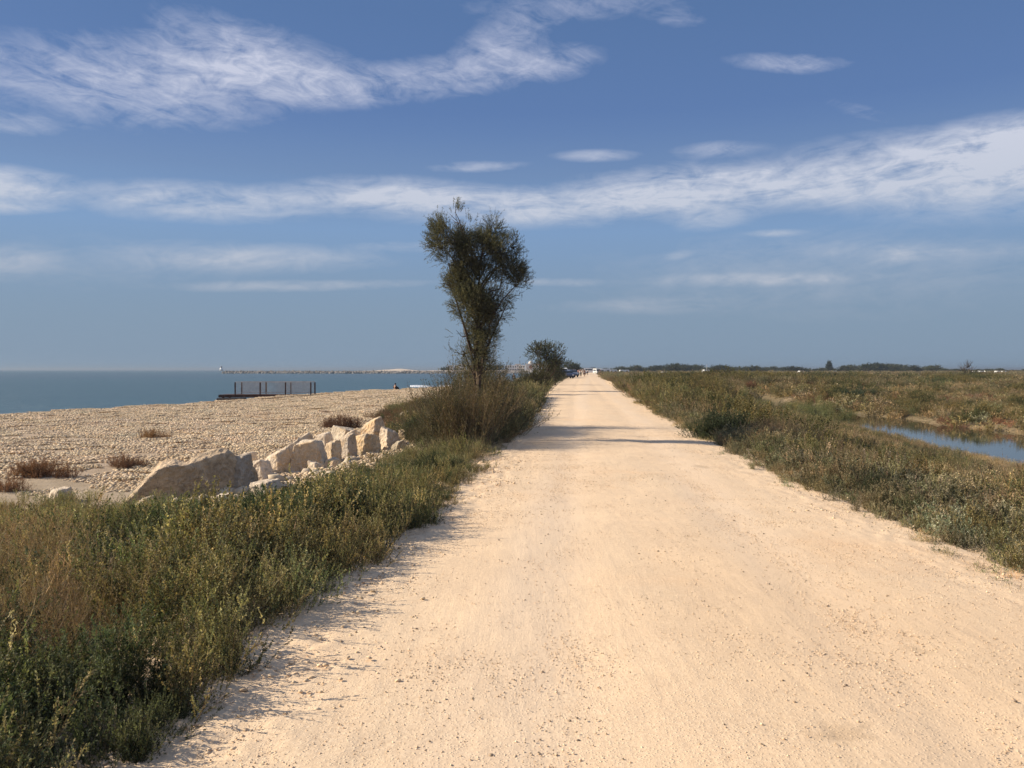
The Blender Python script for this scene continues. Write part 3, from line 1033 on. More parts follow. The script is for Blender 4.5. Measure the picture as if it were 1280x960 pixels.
# --- taller brown brush round the tree
X, Y = sample(300, -3.4, 0.1, 16.6, 23, lambda X, Y, g: (X < xl(Y) - 0.55) & (np.hypot((X + 0.75) / 1.5, (Y - 19.2) / 3.4) < 1) & (g.random(len(X)) < 0.42), 4)
n = len(X)
g = np.random.default_rng(9)
hgt = 0.95 * np.exp(-((X + 0.85) / 0.75) ** 2) * g.uniform(0.75, 1.2, n) + 0.42
scatter('brown_brush', X, Y, ['twiggy'], np.zeros(n, int), hgt, tints(n, (0.82, 0.86, 0.80), 0.22, 8),
        'tall brown twiggy brush crowding the foot of the lone tree')

# --- left strip, middle and far
def keepL3(X, Y, g):
    L = xl(Y) + (fbm(Y * 0.2, Y * 0, 64) - 0.5) * 0.8
    d = L - X
    return (d > 0.4) & (d < np.minimum(vegwid(Y), 5.2)) & (g.random(len(X)) < 0.9)
X, Y = sample(1500, -7, 17, 24, 165, keepL3, 5)
n = len(X)
g = np.random.default_rng(10)
d = xl(Y) - X
which = np.where(fbm(X * 0.3, Y * 0.2, 73) > 0.5, 0, 1)
scale = g.uniform(0.55, 1.0, n) * np.interp(Y, [24, 45, 165], [0.85, 1.15, 1.5]) * np.where(d < 0.9, 0.8, 1.05)
scatter('left_strip_bushes', X, Y, ['scrub', 'twiggy'], which, scale, tints(n, (0.85, 0.92, 0.8), 0.2, 9), 'waist-high olive bushes lining the far left side of the road')

# --- right verge, near
def keepR(X, Y, g):
    Rr = xr(Y) + (fbm(Y * 0.8, Y * 0, 65) - 0.5) * 0.5
    e = X - Rr
    c1 = np.interp(Y, _CY, _C1)
    return (e > 0.08) & (X < c1 + 0.2) & (X < 0.9 * Y + 3.5)
X, Y = sample(8200, 3, 19, 2, 34, keepR, 6)
n = len(X)
g = np.random.default_rng(11)
zone = fbm(X * 0.38, Y * 0.30, 74)
zone2 = fbm(X * 0.5, Y * 0.4, 75)
e = X - xr(Y)
which = np.full(n, 0)
which[zone > 0.54] = 1
which[(zone < 0.44)] = 2
which[(zone2 > 0.62)] = 3
which[(zone2 < 0.30)] = 4
which[(Y < 15) & (X > 7.2) & (g.random(n) < 0.12)] = 5
which[(e < 0.5 + 2.2 * fbm(Y * 0.7, X * 0, 98)) & (g.random(n) < 0.7)] = 6
scale = g.uniform(0.6, 1.12, n) * np.clip(0.5 + 0.7 * e, 0.5, 1.0) * np.interp(Y, [4, 10, 16, 22, 34], [1.05, 1.0, 0.92, 1.25, 1.5]) * np.interp(np.interp(Y, _CY, _C1) - X, [0, 3.0, 6.5], [0.36, 0.56, 1.0]) * (0.7 + 0.6 * fbm(X * 0.5, Y * 0.4, 86, 2))
tn = tints(n, (1.02, 0.98, 0.93), 0.24, 10)
scatter('right_verge_scrub', X, Y, ['khaki', 'weed', 'grass', 'dry', 'bushy', 'seedhead', 'salt'], which, scale, tn,
        'dry khaki weeds and straw grass between the road and the canal')
X, Y = sample(9000, 2, 7, 2.2, 40, lambda X, Y, g: (np.abs(X - xr(Y) - 0.12 + (fbm(Y * 0.8, Y * 0, 65) - 0.5) * -0.5) < 0.28) & (g.random(len(X)) < 0.35), 7)
n = len(X)
scatter('right_edge_sprouts', X, Y, ['khaki', 'silver', 'grass'], np.random.default_rng(4).integers(0, 3, n), np.random.default_rng(5).uniform(0.2, 0.5, n), tints(n, (1, 1, 0.95), 0.2, 11),
        'small dry sprouts along the right edge of the road')

# silver saltbush clump by the right edge
X, Y = sample(900, 3.2, 7, 6.6, 11, lambda X, Y, g: (np.hypot((X - 4.55) / 0.9, (Y - 8.2) / 0.9) < 1) & (X > xr(Y) + 0.1) & (g.random(len(X)) < 0.2), 8)
n = len(X)
scatter('silver_saltbush', X, Y, ['silver'], np.zeros(n, int), np.random.default_rng(6).uniform(0.5, 1.0, n), tints(n, (1, 1, 1), 0.1, 12),
        'pale silvery saltbush leaves at the right edge of the road')

# --- right between road and canal, 32 to 110 m
def keepR2(X, Y, g):
    e = X - xr(Y) + (fbm(Y * 0.3, Y * 0, 66) - 0.5) * 0.6
    c1 = np.where(Y < 70, np.interp(Y, _CY, _C1), 60)
    gap = (X / Y > 0.322) & (X / Y < 0.366) & (Y > 35.5) & (Y < 52)      # bare dip where the bank runs out into the water
    return (e > 0.3) & (X < c1 + 0.3) & (X < 0.8 * Y) & ~gap
X, Y = sample(6500, 4, 40, 30, 72, keepR2, 9)
n = len(X)
g = np.random.default_rng(12)
zone = fbm(X * 0.22, Y * 0.16, 76)
which = np.where(zone > 0.56, 1, np.where(zone < 0.42, 3, 0))
which[fbm(X * 0.35, Y * 0.3, 77) > 0.60] = 2
which[(g.random(n) < 0.25)] = 4
scale = g.uniform(0.55, 1.05, n) * np.array([1.7, 0.95, 1.7, 1.8, 1.7])[which] * (0.6 + 0.8 * fbm(X * 0.25, Y * 0.18, 87, 2)) * np.where(Y < 62, np.interp(np.interp(Y, _CY, _C1) - X, [0, 3, 7], [0.32, 0.45, 1.0]), 1.0)
tn = tints(n, (1.0, 0.97, 0.95), 0.2, 13) * np.array([1.0, 1.0, 1.0])
scatter('right_bank_scrub', X, Y, ['khaki', 'scrub', 'red', 'grass', 'weed'], which, scale, tn, 'dense khaki, green and rusty scrub on the flat right of the road')

def mound_tints(n, seed):
    g = np.random.default_rng(seed)
    base_ = np.array([(0.55, 0.62, 0.52), (0.8, 0.85, 0.7), (1.15, 1.05, 0.85), (1.30, 1.15, 0.92), (1.12, 0.92, 0.75)])
    return base_[g.integers(0, 5, n)] * (1 + g.normal(0, 0.12, (n, 1)))


X, Y = sample(520, 4, 22, 9, 70, lambda X, Y, g: (X > xr(Y) + 0.9) & (X < np.interp(Y, _CY, _C1) - 6.0 + (Y > 55) * 4) & (fbm(X * 0.3, Y * 0.25, 89) > 0.42) & ~((X / Y > 0.30) & (X / Y < 0.38) & (Y > 29) & (Y < 54)), 21)
n = len(X)
g = np.random.default_rng(31)
scatter('roadside_mounds', X, Y, ['mound'], np.zeros(n, int), g.uniform(0.8, 1.5, n) * np.interp(Y, [9, 18, 60], [0.75, 1.05, 1.5]), mound_tints(n, 32), 'rounded olive, rusty and dark green low bushes bulging from the scrub right of the road')
X, Y = sample(2300, 18, 100, 22, 140, lambda X, Y, g: (X > np.where(Y < 70, np.interp(Y, _CY, _C2) + 0.6, 18)) & (X < 0.72 * Y + 5) & (fbm(X * 0.12, Y * 0.12, 90) > 0.42), 22)
n = len(X)
scatter('marsh_mounds', X, Y, ['mound'], np.zeros(n, int), g.uniform(0.7, 1.5, n) * np.interp(Y, [20, 140], [0.9, 2.0]), mound_tints(n, 33) * 1.05, 'rounded low bushes dotted over the marsh', squash=0.75)

# --- beyond the canal
def keepM(X, Y, g):
    c2 = np.where(Y < 70, np.interp(Y, _CY, _C2) + 0.05 + (fbm(Y * 0.5, X * 0, 44) > 0.52) * 0.4, 12)
    return (X > c2) & (X > xr(Y) + 0.4) & (X < 0.72 * Y + 8) & (g.random(len(X)) < np.interp(Y, [10, 60, 130], [1.0, 0.62, 0.4]))
X, Y = sample(36000, 10, 110, 10, 140, keepM, 10)
n = len(X)
g = np.random.default_rng(13)
zone = fbm(X * 0.10, Y * 0.14, 78, 5)
which = np.where(zone > 0.56, 1, np.where(zone < 0.44, 2, 0))
which[(g.random(n) < 0.22)] = 3
which[(Y > 60) & (which == 0) & (g.random(n) < 0.5)] = 3
scale = g.uniform(0.5, 1.0, n) * np.array([1.5, 0.7, 1.4, 0.75])[which] * np.interp(Y, [20, 50, 140], [0.8, 1.0, 1.4]) * (0.6 + 0.8 * fbm(X * 0.2, Y * 0.12, 88, 3)) * np.where((Y < 68) & (X - np.interp(Y, _CY, _C2) < 1.6), 1.4, 1.0)
tn = tints(n, (1.2, 1.12, 1.05), 0.22, 14)
tn *= (0.8 + 0.55 * fbm(X * 0.07, Y * 0.12, 79))[:, None]
scatter('marsh_scrub', X, Y, ['khaki', 'scrub', 'red', 'far'], which, scale, tn, 'patchy low marsh scrub beyond the canal, olive, straw and rust', squash=0.8)

# --- far ground cover
def keepF(X, Y, g):
    return (X > xr(Y) + 0.6) & (X < 0.72 * Y + 10) & (g.random(len(X)) < (70 / Y) ** 1.1)
X, Y = sample(60000, 8, 420, 70, 560, keepF, 11)
n = len(X)
g = np.random.default_rng(14)
scale = g.uniform(0.5, 1.05, n) * np.interp(Y, [70, 150, 560], [0.85, 1.5, 2.4])
tn = tints(n, (1.02, 0.98, 0.92), 0.2, 15) * (0.72 + 0.6 * fbm(X * 0.045, Y * 0.05, 80))[:, None]
scatter('far_marsh_scrub', X, Y, ['far'], np.zeros(n, int), scale, tn, 'low scrub covering the far marsh flat', squash=0.72)

# reeds in and beside the canal
X, Y = sample(1500, 12, 21, 14, 66, lambda X, Y, g: ((np.abs(X - np.interp(Y, _CY, _C1) - 0.3) < 0.8) & (fbm(Y * 0.25, X * 0 + 2, 81) > 0.46) & (Y > 44)
              & ~((Y > 40) & (Y < 53))) & (g.random(len(X)) < 0.4) | (np.hypot((X - 18.6) / 1.3, (Y - 52) / 4.0) < 1) | (np.hypot((X - 17.2) / 0.6, (Y - 43) / 1.6) < 1), 12)
n = len(X)
scatter('reeds', X, Y, ['reed'], np.zeros(n, int), np.random.default_rng(7).uniform(0.55, 0.95, n), tints(n, (1, 1, 0.95), 0.2, 16), 'green and straw reeds standing along the canal')

# ------------------------------------------------------------------ shingle and gravel
ico = bmesh.new()
bmesh.ops.create_icosphere(ico, subdivisions=1, radius=1.0)
ico.verts.ensure_lookup_table()
IV = np.array([v.co[:] for v in ico.verts])
IF = np.array([[v.index for v in f.verts] for f in ico.faces])
ico.free()


def stones(seed, n, ext, rmin, rmax, cols, flat=0.6, lift=0.15, power=2.5):
    g = np.random.default_rng(seed)
    r = rmin + (rmax - rmin) * g.random(n) ** power
    s = np.stack([g.uniform(0.75, 1.35, n), g.uniform(0.7, 1.1, n), g.uniform(flat * 0.7, flat * 1.25, n)], -1) * r[:, None]
    V = IV[None] * (1 + g.normal(0, 0.13, (n, 12, 1))) * s[:, None, :]
    a = g.uniform(0, 6.283, n)
    b = g.normal(0, 0.3, n)
    ca, sa, cb, sb = np.cos(a)[:, None], np.sin(a)[:, None], np.cos(b)[:, None], np.sin(b)[:, None]
    x, y, z = V[..., 0], V[..., 1] * cb - V[..., 2] * sb, V[..., 1] * sb + V[..., 2] * cb
    V = np.stack([x * ca - y * sa, x * sa + y * ca, z], -1)
    V[..., 0] += g.uniform(-ext, ext, (n, 1))
    V[..., 1] += g.uniform(-ext, ext, (n, 1))
    V[..., 2] += (r * lift)[:, None]
    Fq = (IF[None] + 12 * np.arange(n)[:, None, None]).reshape(-1, 3)
    C = np.repeat(colmix(g, n, cols, 0.12), 12, axis=0)
    return V.reshape(-1, 3), Fq, C


SHING = ((0.58, 0.45, 0.29), (0.66, 0.52, 0.345), (0.49, 0.375, 0.24), (0.70, 0.575, 0.40), (0.41, 0.315, 0.205), (0.60, 0.44, 0.275))
GRAV = ((0.72, 0.55, 0.37), (0.74, 0.58, 0.40), (0.64, 0.48, 0.31), (0.76, 0.61, 0.44), (0.68, 0.51, 0.34), (0.40, 0.30, 0.20))
for s in range(4):
    variant('shingle.%d' % s, stones(300 + s, 520, 0.55, 0.012, 0.046, SHING, 0.5, 0.3, 2.0), M_PEBBLE)
for s in range(4):
    variant('grit.%d' % s, stones(320 + s, 190, 0.30, 0.0015, 0.0062, GRAV, 0.5, 0.0, 3.2), M_PEBBLE)
for s in range(2):
    variant('coarse.%d' % s, stones(330 + s, 9, 0.40, 0.003, 0.0100, GRAV + ((0.2, 0.16, 0.12),), 0.6, 0.1, 2.5), M_PEBBLE)


def keepB(X, Y, g):
    d = xl(Y) - X
    ok = (d > vegwid(Y) - 0.6) & (X > xs(Y) - 2.5) & (X > -0.75 * Y - 6)
    sand_ = np.hypot((X + 8.3) / 2.8, (Y - 15.0) / 1.4) < 1 + (fbm(X, Y, 82) - 0.5)
    p = np.interp(Y, [10, 40, 110], [1.0, 0.9, 0.5])
    sand_ = sand_ | ((Y < 14.6) & (X < -5.6))
    return ok & (~sand_ | (g.random(len(X)) < 0.05)) & (g.random(len(X)) < p)
X, Y = sample(13000, -42, 4, 11, 125, keepB, 13)
n = len(X)
g = np.random.default_rng(15)
scatter('beach_shingle', X, Y, ['shingle'], np.zeros(n, int), np.interp(Y, [10, 50, 125], [0.95, 1.15, 1.9]) * g.uniform(0.85, 1.15, n),
        tints(n, (1.0, 1.0, 1.0), 0.07, 17, 0.02), 'beige beach shingle banked between the boulders and the sea', tilt=0.03, sink=0.005)


def road_or_land(X, Y):
    return np.maximum(road_z(X, Y), land(X, Y))


def keepG(X, Y, g):
    ok = (X > xl(Y) - 0.5) & (X < xr(Y) + 0.5)
    p = np.interp(Y, [2.5, 6, 14, 24], [1.0, 0.8, 0.55, 0.2]) * (0.35 + 0.9 * sstep((fbm(X * 0.9, Y * 0.35, 83) - 0.35) / 0.3))
    return ok & (g.random(len(X)) < p)
X, Y = sample(3300, -2.5, 6.5, 2.3, 24, keepG, 14)
n = len(X)
g = np.random.default_rng(16)
scatter('road_grit', X, Y, ['grit', 'coarse'], (g.random(n) < 0.22).astype(int), g.uniform(0.8, 1.25, n), tints(n, (1, 1, 1), 0.04, 18, 0.01),
        'fine pale grit and small stones scattered over the road', tilt=0.01, sink=0.0, zf=road_or_land)

for s in range(2):
    variant('clod.%d' % s, stones(360 + s, 48, 0.30, 0.003, 0.017, ((0.62, 0.47, 0.31), (0.56, 0.42, 0.28), (0.68, 0.53, 0.36)), 0.5, -0.1, 2.4), M_PEBBLE)
X, Y = sample(1700, -2.5, 6, 2.3, 15, lambda X, Y, g: (np.abs(X - xl(Y) - 0.28) < 0.36) & (fbm(X * 1.5, Y * 1.2, 84) > 0.42) | (np.abs(X - xr(Y) + 0.15) < 0.3) & (g.random(len(X)) < 0.25), 61)
n = len(X)
scatter('verge_clods', X, Y, ['clod'], np.zeros(n, int), np.random.default_rng(62).uniform(0.6, 1.2, n), tints(n, (1, 1, 1), 0.05, 63, 0.02), 'crumbly clods of pale earth thrown up along both road edges', tilt=0.02, sink=0.0, zf=road_or_land)

# ------------------------------------------------------------------ boulders
def fuse(name, hulls, voxel):
    """several convex blocks fused into one skin"""
    bm = bmesh.new()
    for pts in hulls:
        vs = [bm.verts.new(p) for p in pts]
        bmesh.ops.convex_hull(bm, input=vs)
        bmesh.ops.delete(bm, geom=[v for v in bm.verts if not v.link_faces], context='VERTS')
    me = bm_mesh(name, bm)
    ob = bpy.data.objects.new(name + '_raw', me)
    COL.objects.link(ob)
    md = ob.modifiers.new('remesh', 'REMESH')
    md.mode = 'VOXEL'
    md.voxel_size = voxel
    dg = bpy.context.evaluated_depsgraph_get()
    out = bpy.data.meshes.new_from_object(ob.evaluated_get(dg))
    bpy.data.objects.remove(ob)
    return out


def weather(me, size, seed, rough):
    from mathutils import noise as mn
    n_ = len(me.vertices)
    me.update()
    nor = [v.normal.copy() for v in me.vertices]
    for v, nn in zip(me.vertices, nor):
        p = v.co * (2.0 / size) + Vector((seed * 3.1, 0, 0))
        q = v.co * 9.0 + Vector((0, seed * 1.7, 0))
        r2 = v.co * 22.0 + Vector((0, seed, 5))
        v.co += nn * ((mn.noise(p) * 1.5) * rough * size + (0.3 - abs(mn.noise(q))) * 0.030 + mn.noise(r2) * 0.009)


def boulder_mesh(name, seed, w_, d_, h_, pts=None, tone=(1, 1, 1), n=11, rough=0.013, cut=4, fused=None):
    g = random.Random(seed)
    bm = bmesh.new()
    if pts is None:
        pts = []
        # a broken block: a jittered, tilted, tapering box standing corner-on to the road
        turn = math.radians(g.uniform(24, 50))
        ca_, sa_ = math.cos(turn), math.sin(turn)
        a_, b_ = w_ / 1.36 / 2, d_ / 1.25 / 2
        tx, ty = g.uniform(-0.16, 0.16), g.uniform(-0.12, 0.14)
        for zz_, tap in ((-0.06, 1.0), (0.45, 1.06), (1.0, g.uniform(0.68, 0.92))):
            for sx, sy in ((-1, -1), (1, -1), (1, 1), (-1, 1)):
                x_ = sx * a_ * tap * g.uniform(0.72, 1.08)
                y_ = sy * b_ * tap * g.uniform(0.72, 1.08)
                z_ = h_ * zz_ * (1 + (sx * tx * 0.8 + sy * ty * 0.8 - abs(tx) * 0.4 if zz_ == 1.0 else 0)) + (g.uniform(-0.12, 0.12) * h_ if zz_ == 0.45 else 0)
                pts.append((x_ * ca_ + y_ * sa_, -x_ * sa_ + y_ * ca_, z_))
        pts.append((g.uniform(-0.15, 0.15) * w_, 0, h_ * 1.02))
    vs = [bm.verts.new(p) for p in pts]
    r = bmesh.ops.convex_hull(bm, input=vs)
    bmesh.ops.delete(bm, geom=[v for v in bm.verts if not v.link_faces], context='VERTS')
    bmesh.ops.bevel(bm, geom=list(bm.edges), offset=min(w_, h_) * 0.03, segments=1, affect='EDGES')
    bmesh.ops.triangulate(bm, faces=list(bm.faces))
    for k in range(cut):
        long_ = [e for e in bm.edges if e.calc_length() > max(0.035, max(w_, h_) * 0.05)]
        if not long_: break
        bmesh.ops.subdivide_edges(bm, edges=long_, cuts=1, use_grid_fill=False)
        bmesh.ops.triangulate(bm, faces=list(bm.faces))
    me = bm_mesh(name, bm, M_ROCK)
    weather(me, max(w_, h_), seed, rough)
    me = me if fused is None else fused
    if fused is not None:
        weather(me, max(w_, h_), seed, rough)
        me.materials.clear()
        me.materials.append(M_ROCK)
        me.name = name
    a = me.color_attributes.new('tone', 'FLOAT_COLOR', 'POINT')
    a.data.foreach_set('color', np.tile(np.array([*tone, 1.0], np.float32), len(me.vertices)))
    return me


def put_boulder(name, px, py_base, w_px, h_px, label, seed, Z=-0.42, depth_ratio=0.8, pts=None, tone=(1, 1, 1), rz=0.0, n=15, group='pale limestone boulders beside the road', dist=None, hulls=None, floating=False):
    Yd = dist or 1030 * (EYE - Z) / (py_base - 462)
    Xd = (px - 640) / 1030 * Yd
    w_, h_ = w_px / 1030 * Yd, h_px / 1030 * Yd
    zz = float(land(np.array([Xd]), np.array([Yd + w_ * 0.3]))[0]) - 0.06
    top = EYE - (py_base - h_px - 462) * (Yd + w_ * 0.25) / 1030
    grow = max(top - zz, h_) / h_ if pts is None and hulls is None else 1.0
    if floating:
        grow, zz = 1.0, top - h_ * 0.95
    h_ *= grow
    if pts is not None:
        sz = (top - zz) / max(p[2] for p in pts)
        pts = [(p[0], p[1], p[2] * sz if p[2] > 0.05 else p[2]) for p in pts]
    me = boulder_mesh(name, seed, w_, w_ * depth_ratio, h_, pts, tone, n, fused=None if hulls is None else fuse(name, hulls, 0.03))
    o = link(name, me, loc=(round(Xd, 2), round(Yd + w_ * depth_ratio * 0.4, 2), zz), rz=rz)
    tag(o, label, 'boulder', group)
    return o


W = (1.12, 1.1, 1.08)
# the big slab: two summits, long lit slope on the left, broad shaded face towards the road
BIG = [[(-1.16, -0.25, -0.15), (-1.0, -0.62, -0.15), (-0.44, -0.05, 0.70), (-0.26, 0.0, 0.75), (-0.33, -0.40, 0.60), (-0.15, -0.32, 0.66), (0.2, -0.10, 0.60), (0.35, 0.15, -0.15), (0.3, 0.5, -0.15), (-0.2, 0.35, 0.45), (-0.9, 0.4, -0.1), (0.3, 0.12, 0.45)],
       [(-0.25, -0.18, -0.15), (-0.02, -0.20, 0.64), (0.02, 0.16, 0.79), (0.46, 0.08, 0.78), (0.42, 0.3, 0.88), (0.64, 0.22, 0.80), (0.78, 0.30, -0.15), (0.7, 0.7, -0.1), (0.0, 0.6, -0.1), (0.2, 0.5, 0.5)],
       [(0.45, 0.1, -0.15), (0.55, 0.16, 0.68), (0.6, 0.4, 0.77), (0.82, 0.26, 0.68), (0.98, 0.34, 0.52), (1.06, 0.45, -0.15), (0.95, 0.8, -0.1), (0.5, 0.8, -0.1), (0.75, 0.6, 0.5)]]
bigpts = [(-1.13, -0.25, 0), (-1.1, 0.25, 0.02), (1.0, -0.45, -0.1), (1.05, 0.5, -0.1), (-0.35, -0.55, 0.0), (0.4, -0.62, -0.1), (-0.25, 0.05, 0.70), (0.05, 0.15, 0.68),
          (0.40, 0.10, 0.80), (0.62, 0.2, 0.78), (0.95, 0.0, 0.62), (0.98, 0.3, 0.40), (-0.30, 0.55, 0.45), (0.55, 0.6, 0.5), (0.75, -0.30, 0.30), (-0.62, -0.2, 0.38)]
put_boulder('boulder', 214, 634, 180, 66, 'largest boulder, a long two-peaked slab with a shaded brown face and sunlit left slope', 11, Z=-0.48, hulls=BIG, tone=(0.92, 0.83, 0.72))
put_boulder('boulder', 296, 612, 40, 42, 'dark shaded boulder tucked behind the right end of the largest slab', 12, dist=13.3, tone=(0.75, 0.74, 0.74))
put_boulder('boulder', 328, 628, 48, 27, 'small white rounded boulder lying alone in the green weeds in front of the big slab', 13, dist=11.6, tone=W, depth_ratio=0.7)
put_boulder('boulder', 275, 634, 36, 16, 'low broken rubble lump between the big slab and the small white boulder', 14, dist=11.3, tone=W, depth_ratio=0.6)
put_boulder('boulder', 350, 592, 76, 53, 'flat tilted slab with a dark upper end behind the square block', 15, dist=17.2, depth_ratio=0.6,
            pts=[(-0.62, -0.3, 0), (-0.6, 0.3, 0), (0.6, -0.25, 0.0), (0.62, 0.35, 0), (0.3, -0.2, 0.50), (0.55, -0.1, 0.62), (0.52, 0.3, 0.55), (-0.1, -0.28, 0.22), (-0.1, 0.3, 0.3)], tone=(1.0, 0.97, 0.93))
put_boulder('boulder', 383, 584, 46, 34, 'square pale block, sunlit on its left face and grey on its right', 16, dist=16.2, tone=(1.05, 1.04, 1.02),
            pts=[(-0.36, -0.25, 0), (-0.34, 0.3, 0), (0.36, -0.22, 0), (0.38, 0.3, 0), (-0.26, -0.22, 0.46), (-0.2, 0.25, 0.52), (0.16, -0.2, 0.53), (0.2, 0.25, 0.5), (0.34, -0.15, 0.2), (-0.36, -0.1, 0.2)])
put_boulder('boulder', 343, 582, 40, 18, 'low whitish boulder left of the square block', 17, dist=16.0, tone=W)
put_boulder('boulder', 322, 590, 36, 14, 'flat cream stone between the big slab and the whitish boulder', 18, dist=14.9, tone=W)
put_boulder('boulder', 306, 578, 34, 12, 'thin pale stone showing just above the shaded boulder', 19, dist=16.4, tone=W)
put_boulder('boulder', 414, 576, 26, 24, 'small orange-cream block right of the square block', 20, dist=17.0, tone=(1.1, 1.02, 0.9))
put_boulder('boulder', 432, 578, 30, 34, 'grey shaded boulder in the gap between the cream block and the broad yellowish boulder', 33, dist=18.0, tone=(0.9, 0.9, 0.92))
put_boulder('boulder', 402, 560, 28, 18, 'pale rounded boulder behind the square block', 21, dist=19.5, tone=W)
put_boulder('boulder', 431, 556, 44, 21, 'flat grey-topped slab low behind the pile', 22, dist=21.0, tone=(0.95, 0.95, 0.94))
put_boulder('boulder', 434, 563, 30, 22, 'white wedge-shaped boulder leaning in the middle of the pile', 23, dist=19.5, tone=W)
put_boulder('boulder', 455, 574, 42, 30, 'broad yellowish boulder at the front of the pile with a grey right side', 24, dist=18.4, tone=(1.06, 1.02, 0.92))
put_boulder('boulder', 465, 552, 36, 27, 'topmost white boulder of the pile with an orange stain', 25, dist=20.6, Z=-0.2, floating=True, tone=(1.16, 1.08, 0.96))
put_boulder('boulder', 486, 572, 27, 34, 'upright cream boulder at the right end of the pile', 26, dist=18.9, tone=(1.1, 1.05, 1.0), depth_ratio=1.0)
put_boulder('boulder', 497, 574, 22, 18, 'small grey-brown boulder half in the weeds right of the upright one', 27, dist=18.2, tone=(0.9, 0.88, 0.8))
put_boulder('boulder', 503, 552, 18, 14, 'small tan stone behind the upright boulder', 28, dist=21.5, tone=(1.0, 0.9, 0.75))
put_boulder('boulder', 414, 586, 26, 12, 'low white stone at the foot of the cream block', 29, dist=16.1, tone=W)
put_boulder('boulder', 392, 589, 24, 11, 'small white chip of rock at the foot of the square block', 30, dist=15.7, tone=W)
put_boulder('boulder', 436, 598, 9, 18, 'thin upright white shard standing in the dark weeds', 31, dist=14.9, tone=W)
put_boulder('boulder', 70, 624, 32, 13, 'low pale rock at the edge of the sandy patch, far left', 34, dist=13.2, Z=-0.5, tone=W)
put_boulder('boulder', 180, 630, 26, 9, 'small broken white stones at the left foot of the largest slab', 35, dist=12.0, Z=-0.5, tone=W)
put_boulder('boulder', 504, 521, 14, 6, 'flat pale stone in the brown scrub left of the tree', 36, dist=33, Z=-0.3, tone=W)
for k, (px_, dd, lab) in enumerate(((648, 118, 'left of three pale rocks on the far beach beyond the tree'), (655, 112, 'middle of three pale rocks on the far beach beyond the tree'), (663, 105, 'right of three pale rocks on the far beach beyond the tree'))):
    put_boulder('boulder', px_, 480, 9, 7, lab, 40 + k, dist=dd, Z=-0.3, tone=W, group='pale rocks on the far beach')


for s in range(3):
    variant('rubble.%d' % s, stones(340 + s, 7, 0.35, 0.05, 0.17, ((0.58, 0.48, 0.35), (0.50, 0.41, 0.30), (0.62, 0.50, 0.36)), 0.7, 0.35, 1.4), M_PEBBLE)
X, Y = sample(700, -6.5, -1.5, 11.3, 22.5, lambda X, Y, g: np.abs(X - np.interp(Y, [11.5, 13.5, 17, 22], [-4.4, -4.0, -3.9, -3.6])) < 1.0, 41)
X, Y = X[:60], Y[:60]
scatter('limestone_rubble', X, Y, ['rubble'], np.zeros(len(X), int), np.random.default_rng(42).uniform(0.6, 1.2, len(X)), tints(len(X), (1, 1, 1), 0.08, 43, 0.02), 'broken pale limestone rubble lying round the boulders', sink=0.02)

# ------------------------------------------------------------------ shrubs that stand out as things
def shrub(name, key, vi, x, y, s, label, cat, tone=(1, 1, 1), group=None, squash=1.0):
    src = VAR[key][vi]
    me = src.copy()
    me.name = name
    a = me.color_attributes['tone']
    arr = np.empty(len(me.vertices) * 4, np.float32)
    a.data.foreach_get('color', arr)
    arr = arr.reshape(-1, 4)
    arr[:, :3] *= np.array(tone)
    a.data.foreach_set('color', arr.ravel())
    me.materials.clear()
    me.materials.append(M_LEAF)
    z = float(land(np.array([x]), np.array([y]))[0]) - 0.02
    o = link(name, me, loc=(x, y, z), rz=(x * 7) % 6.28)
    o.scale = (s, s, s * squash)
    return tag(o, label, cat, group)


def clump_shrub(name, key, x, y, rx, ry, h, label, cat, tone=(1, 1, 1), count=9, group=None):
    """a shrub broader than one root: several stems groups joined into one plant"""
    g = np.random.default_rng(int(abs(x) * 100 + y))
    Vs, Fs, Cs, o_ = [], [], [], 0
    for k in range(count):
        src = VAR[key][k % len(VAR[key])]
        V = np.empty(len(src.vertices) * 3, np.float32); src.vertices.foreach_get('co', V); V = V.reshape(-1, 3)
        Fq = np.empty(len(src.loops), np.int32); src.loops.foreach_get('vertex_index', Fq); Fq = Fq.reshape(-1, 4)
        C = np.empty(len(src.vertices) * 4, np.float32); src.color_attributes['tone'].data.foreach_get('color', C); C = C.reshape(-1, 4)[:, :3]
        a, rr = g.uniform(0, 6.28), math.sqrt(g.uniform(0, 1))
        ox, oy = rr * math.cos(a) * rx, rr * math.sin(a) * ry
        s = h * (1.15 - 0.5 * rr) * g.uniform(0.85, 1.1)
        b = g.uniform(0, 6.28)
        V2 = np.stack([V[:, 0] * math.cos(b) - V[:, 1] * math.sin(b), V[:, 0] * math.sin(b) + V[:, 1] * math.cos(b), V[:, 2]], -1) * s
        V2[:, 0] += ox; V2[:, 1] += oy
        Vs.append(V2); Fs.append(Fq + o_); Cs.append(C * np.array(tone) * g.uniform(0.85, 1.15)); o_ += len(V2)
    me = mesh_np(name, np.concatenate(Vs), np.concatenate(Fs), np.concatenate(Cs), False, (M_LEAF,))
    z = float(land(np.array([x]), np.array([y]))[0]) - 0.03
    o = link(name, me, loc=(x, y, z))
    return tag(o, label, cat, group)


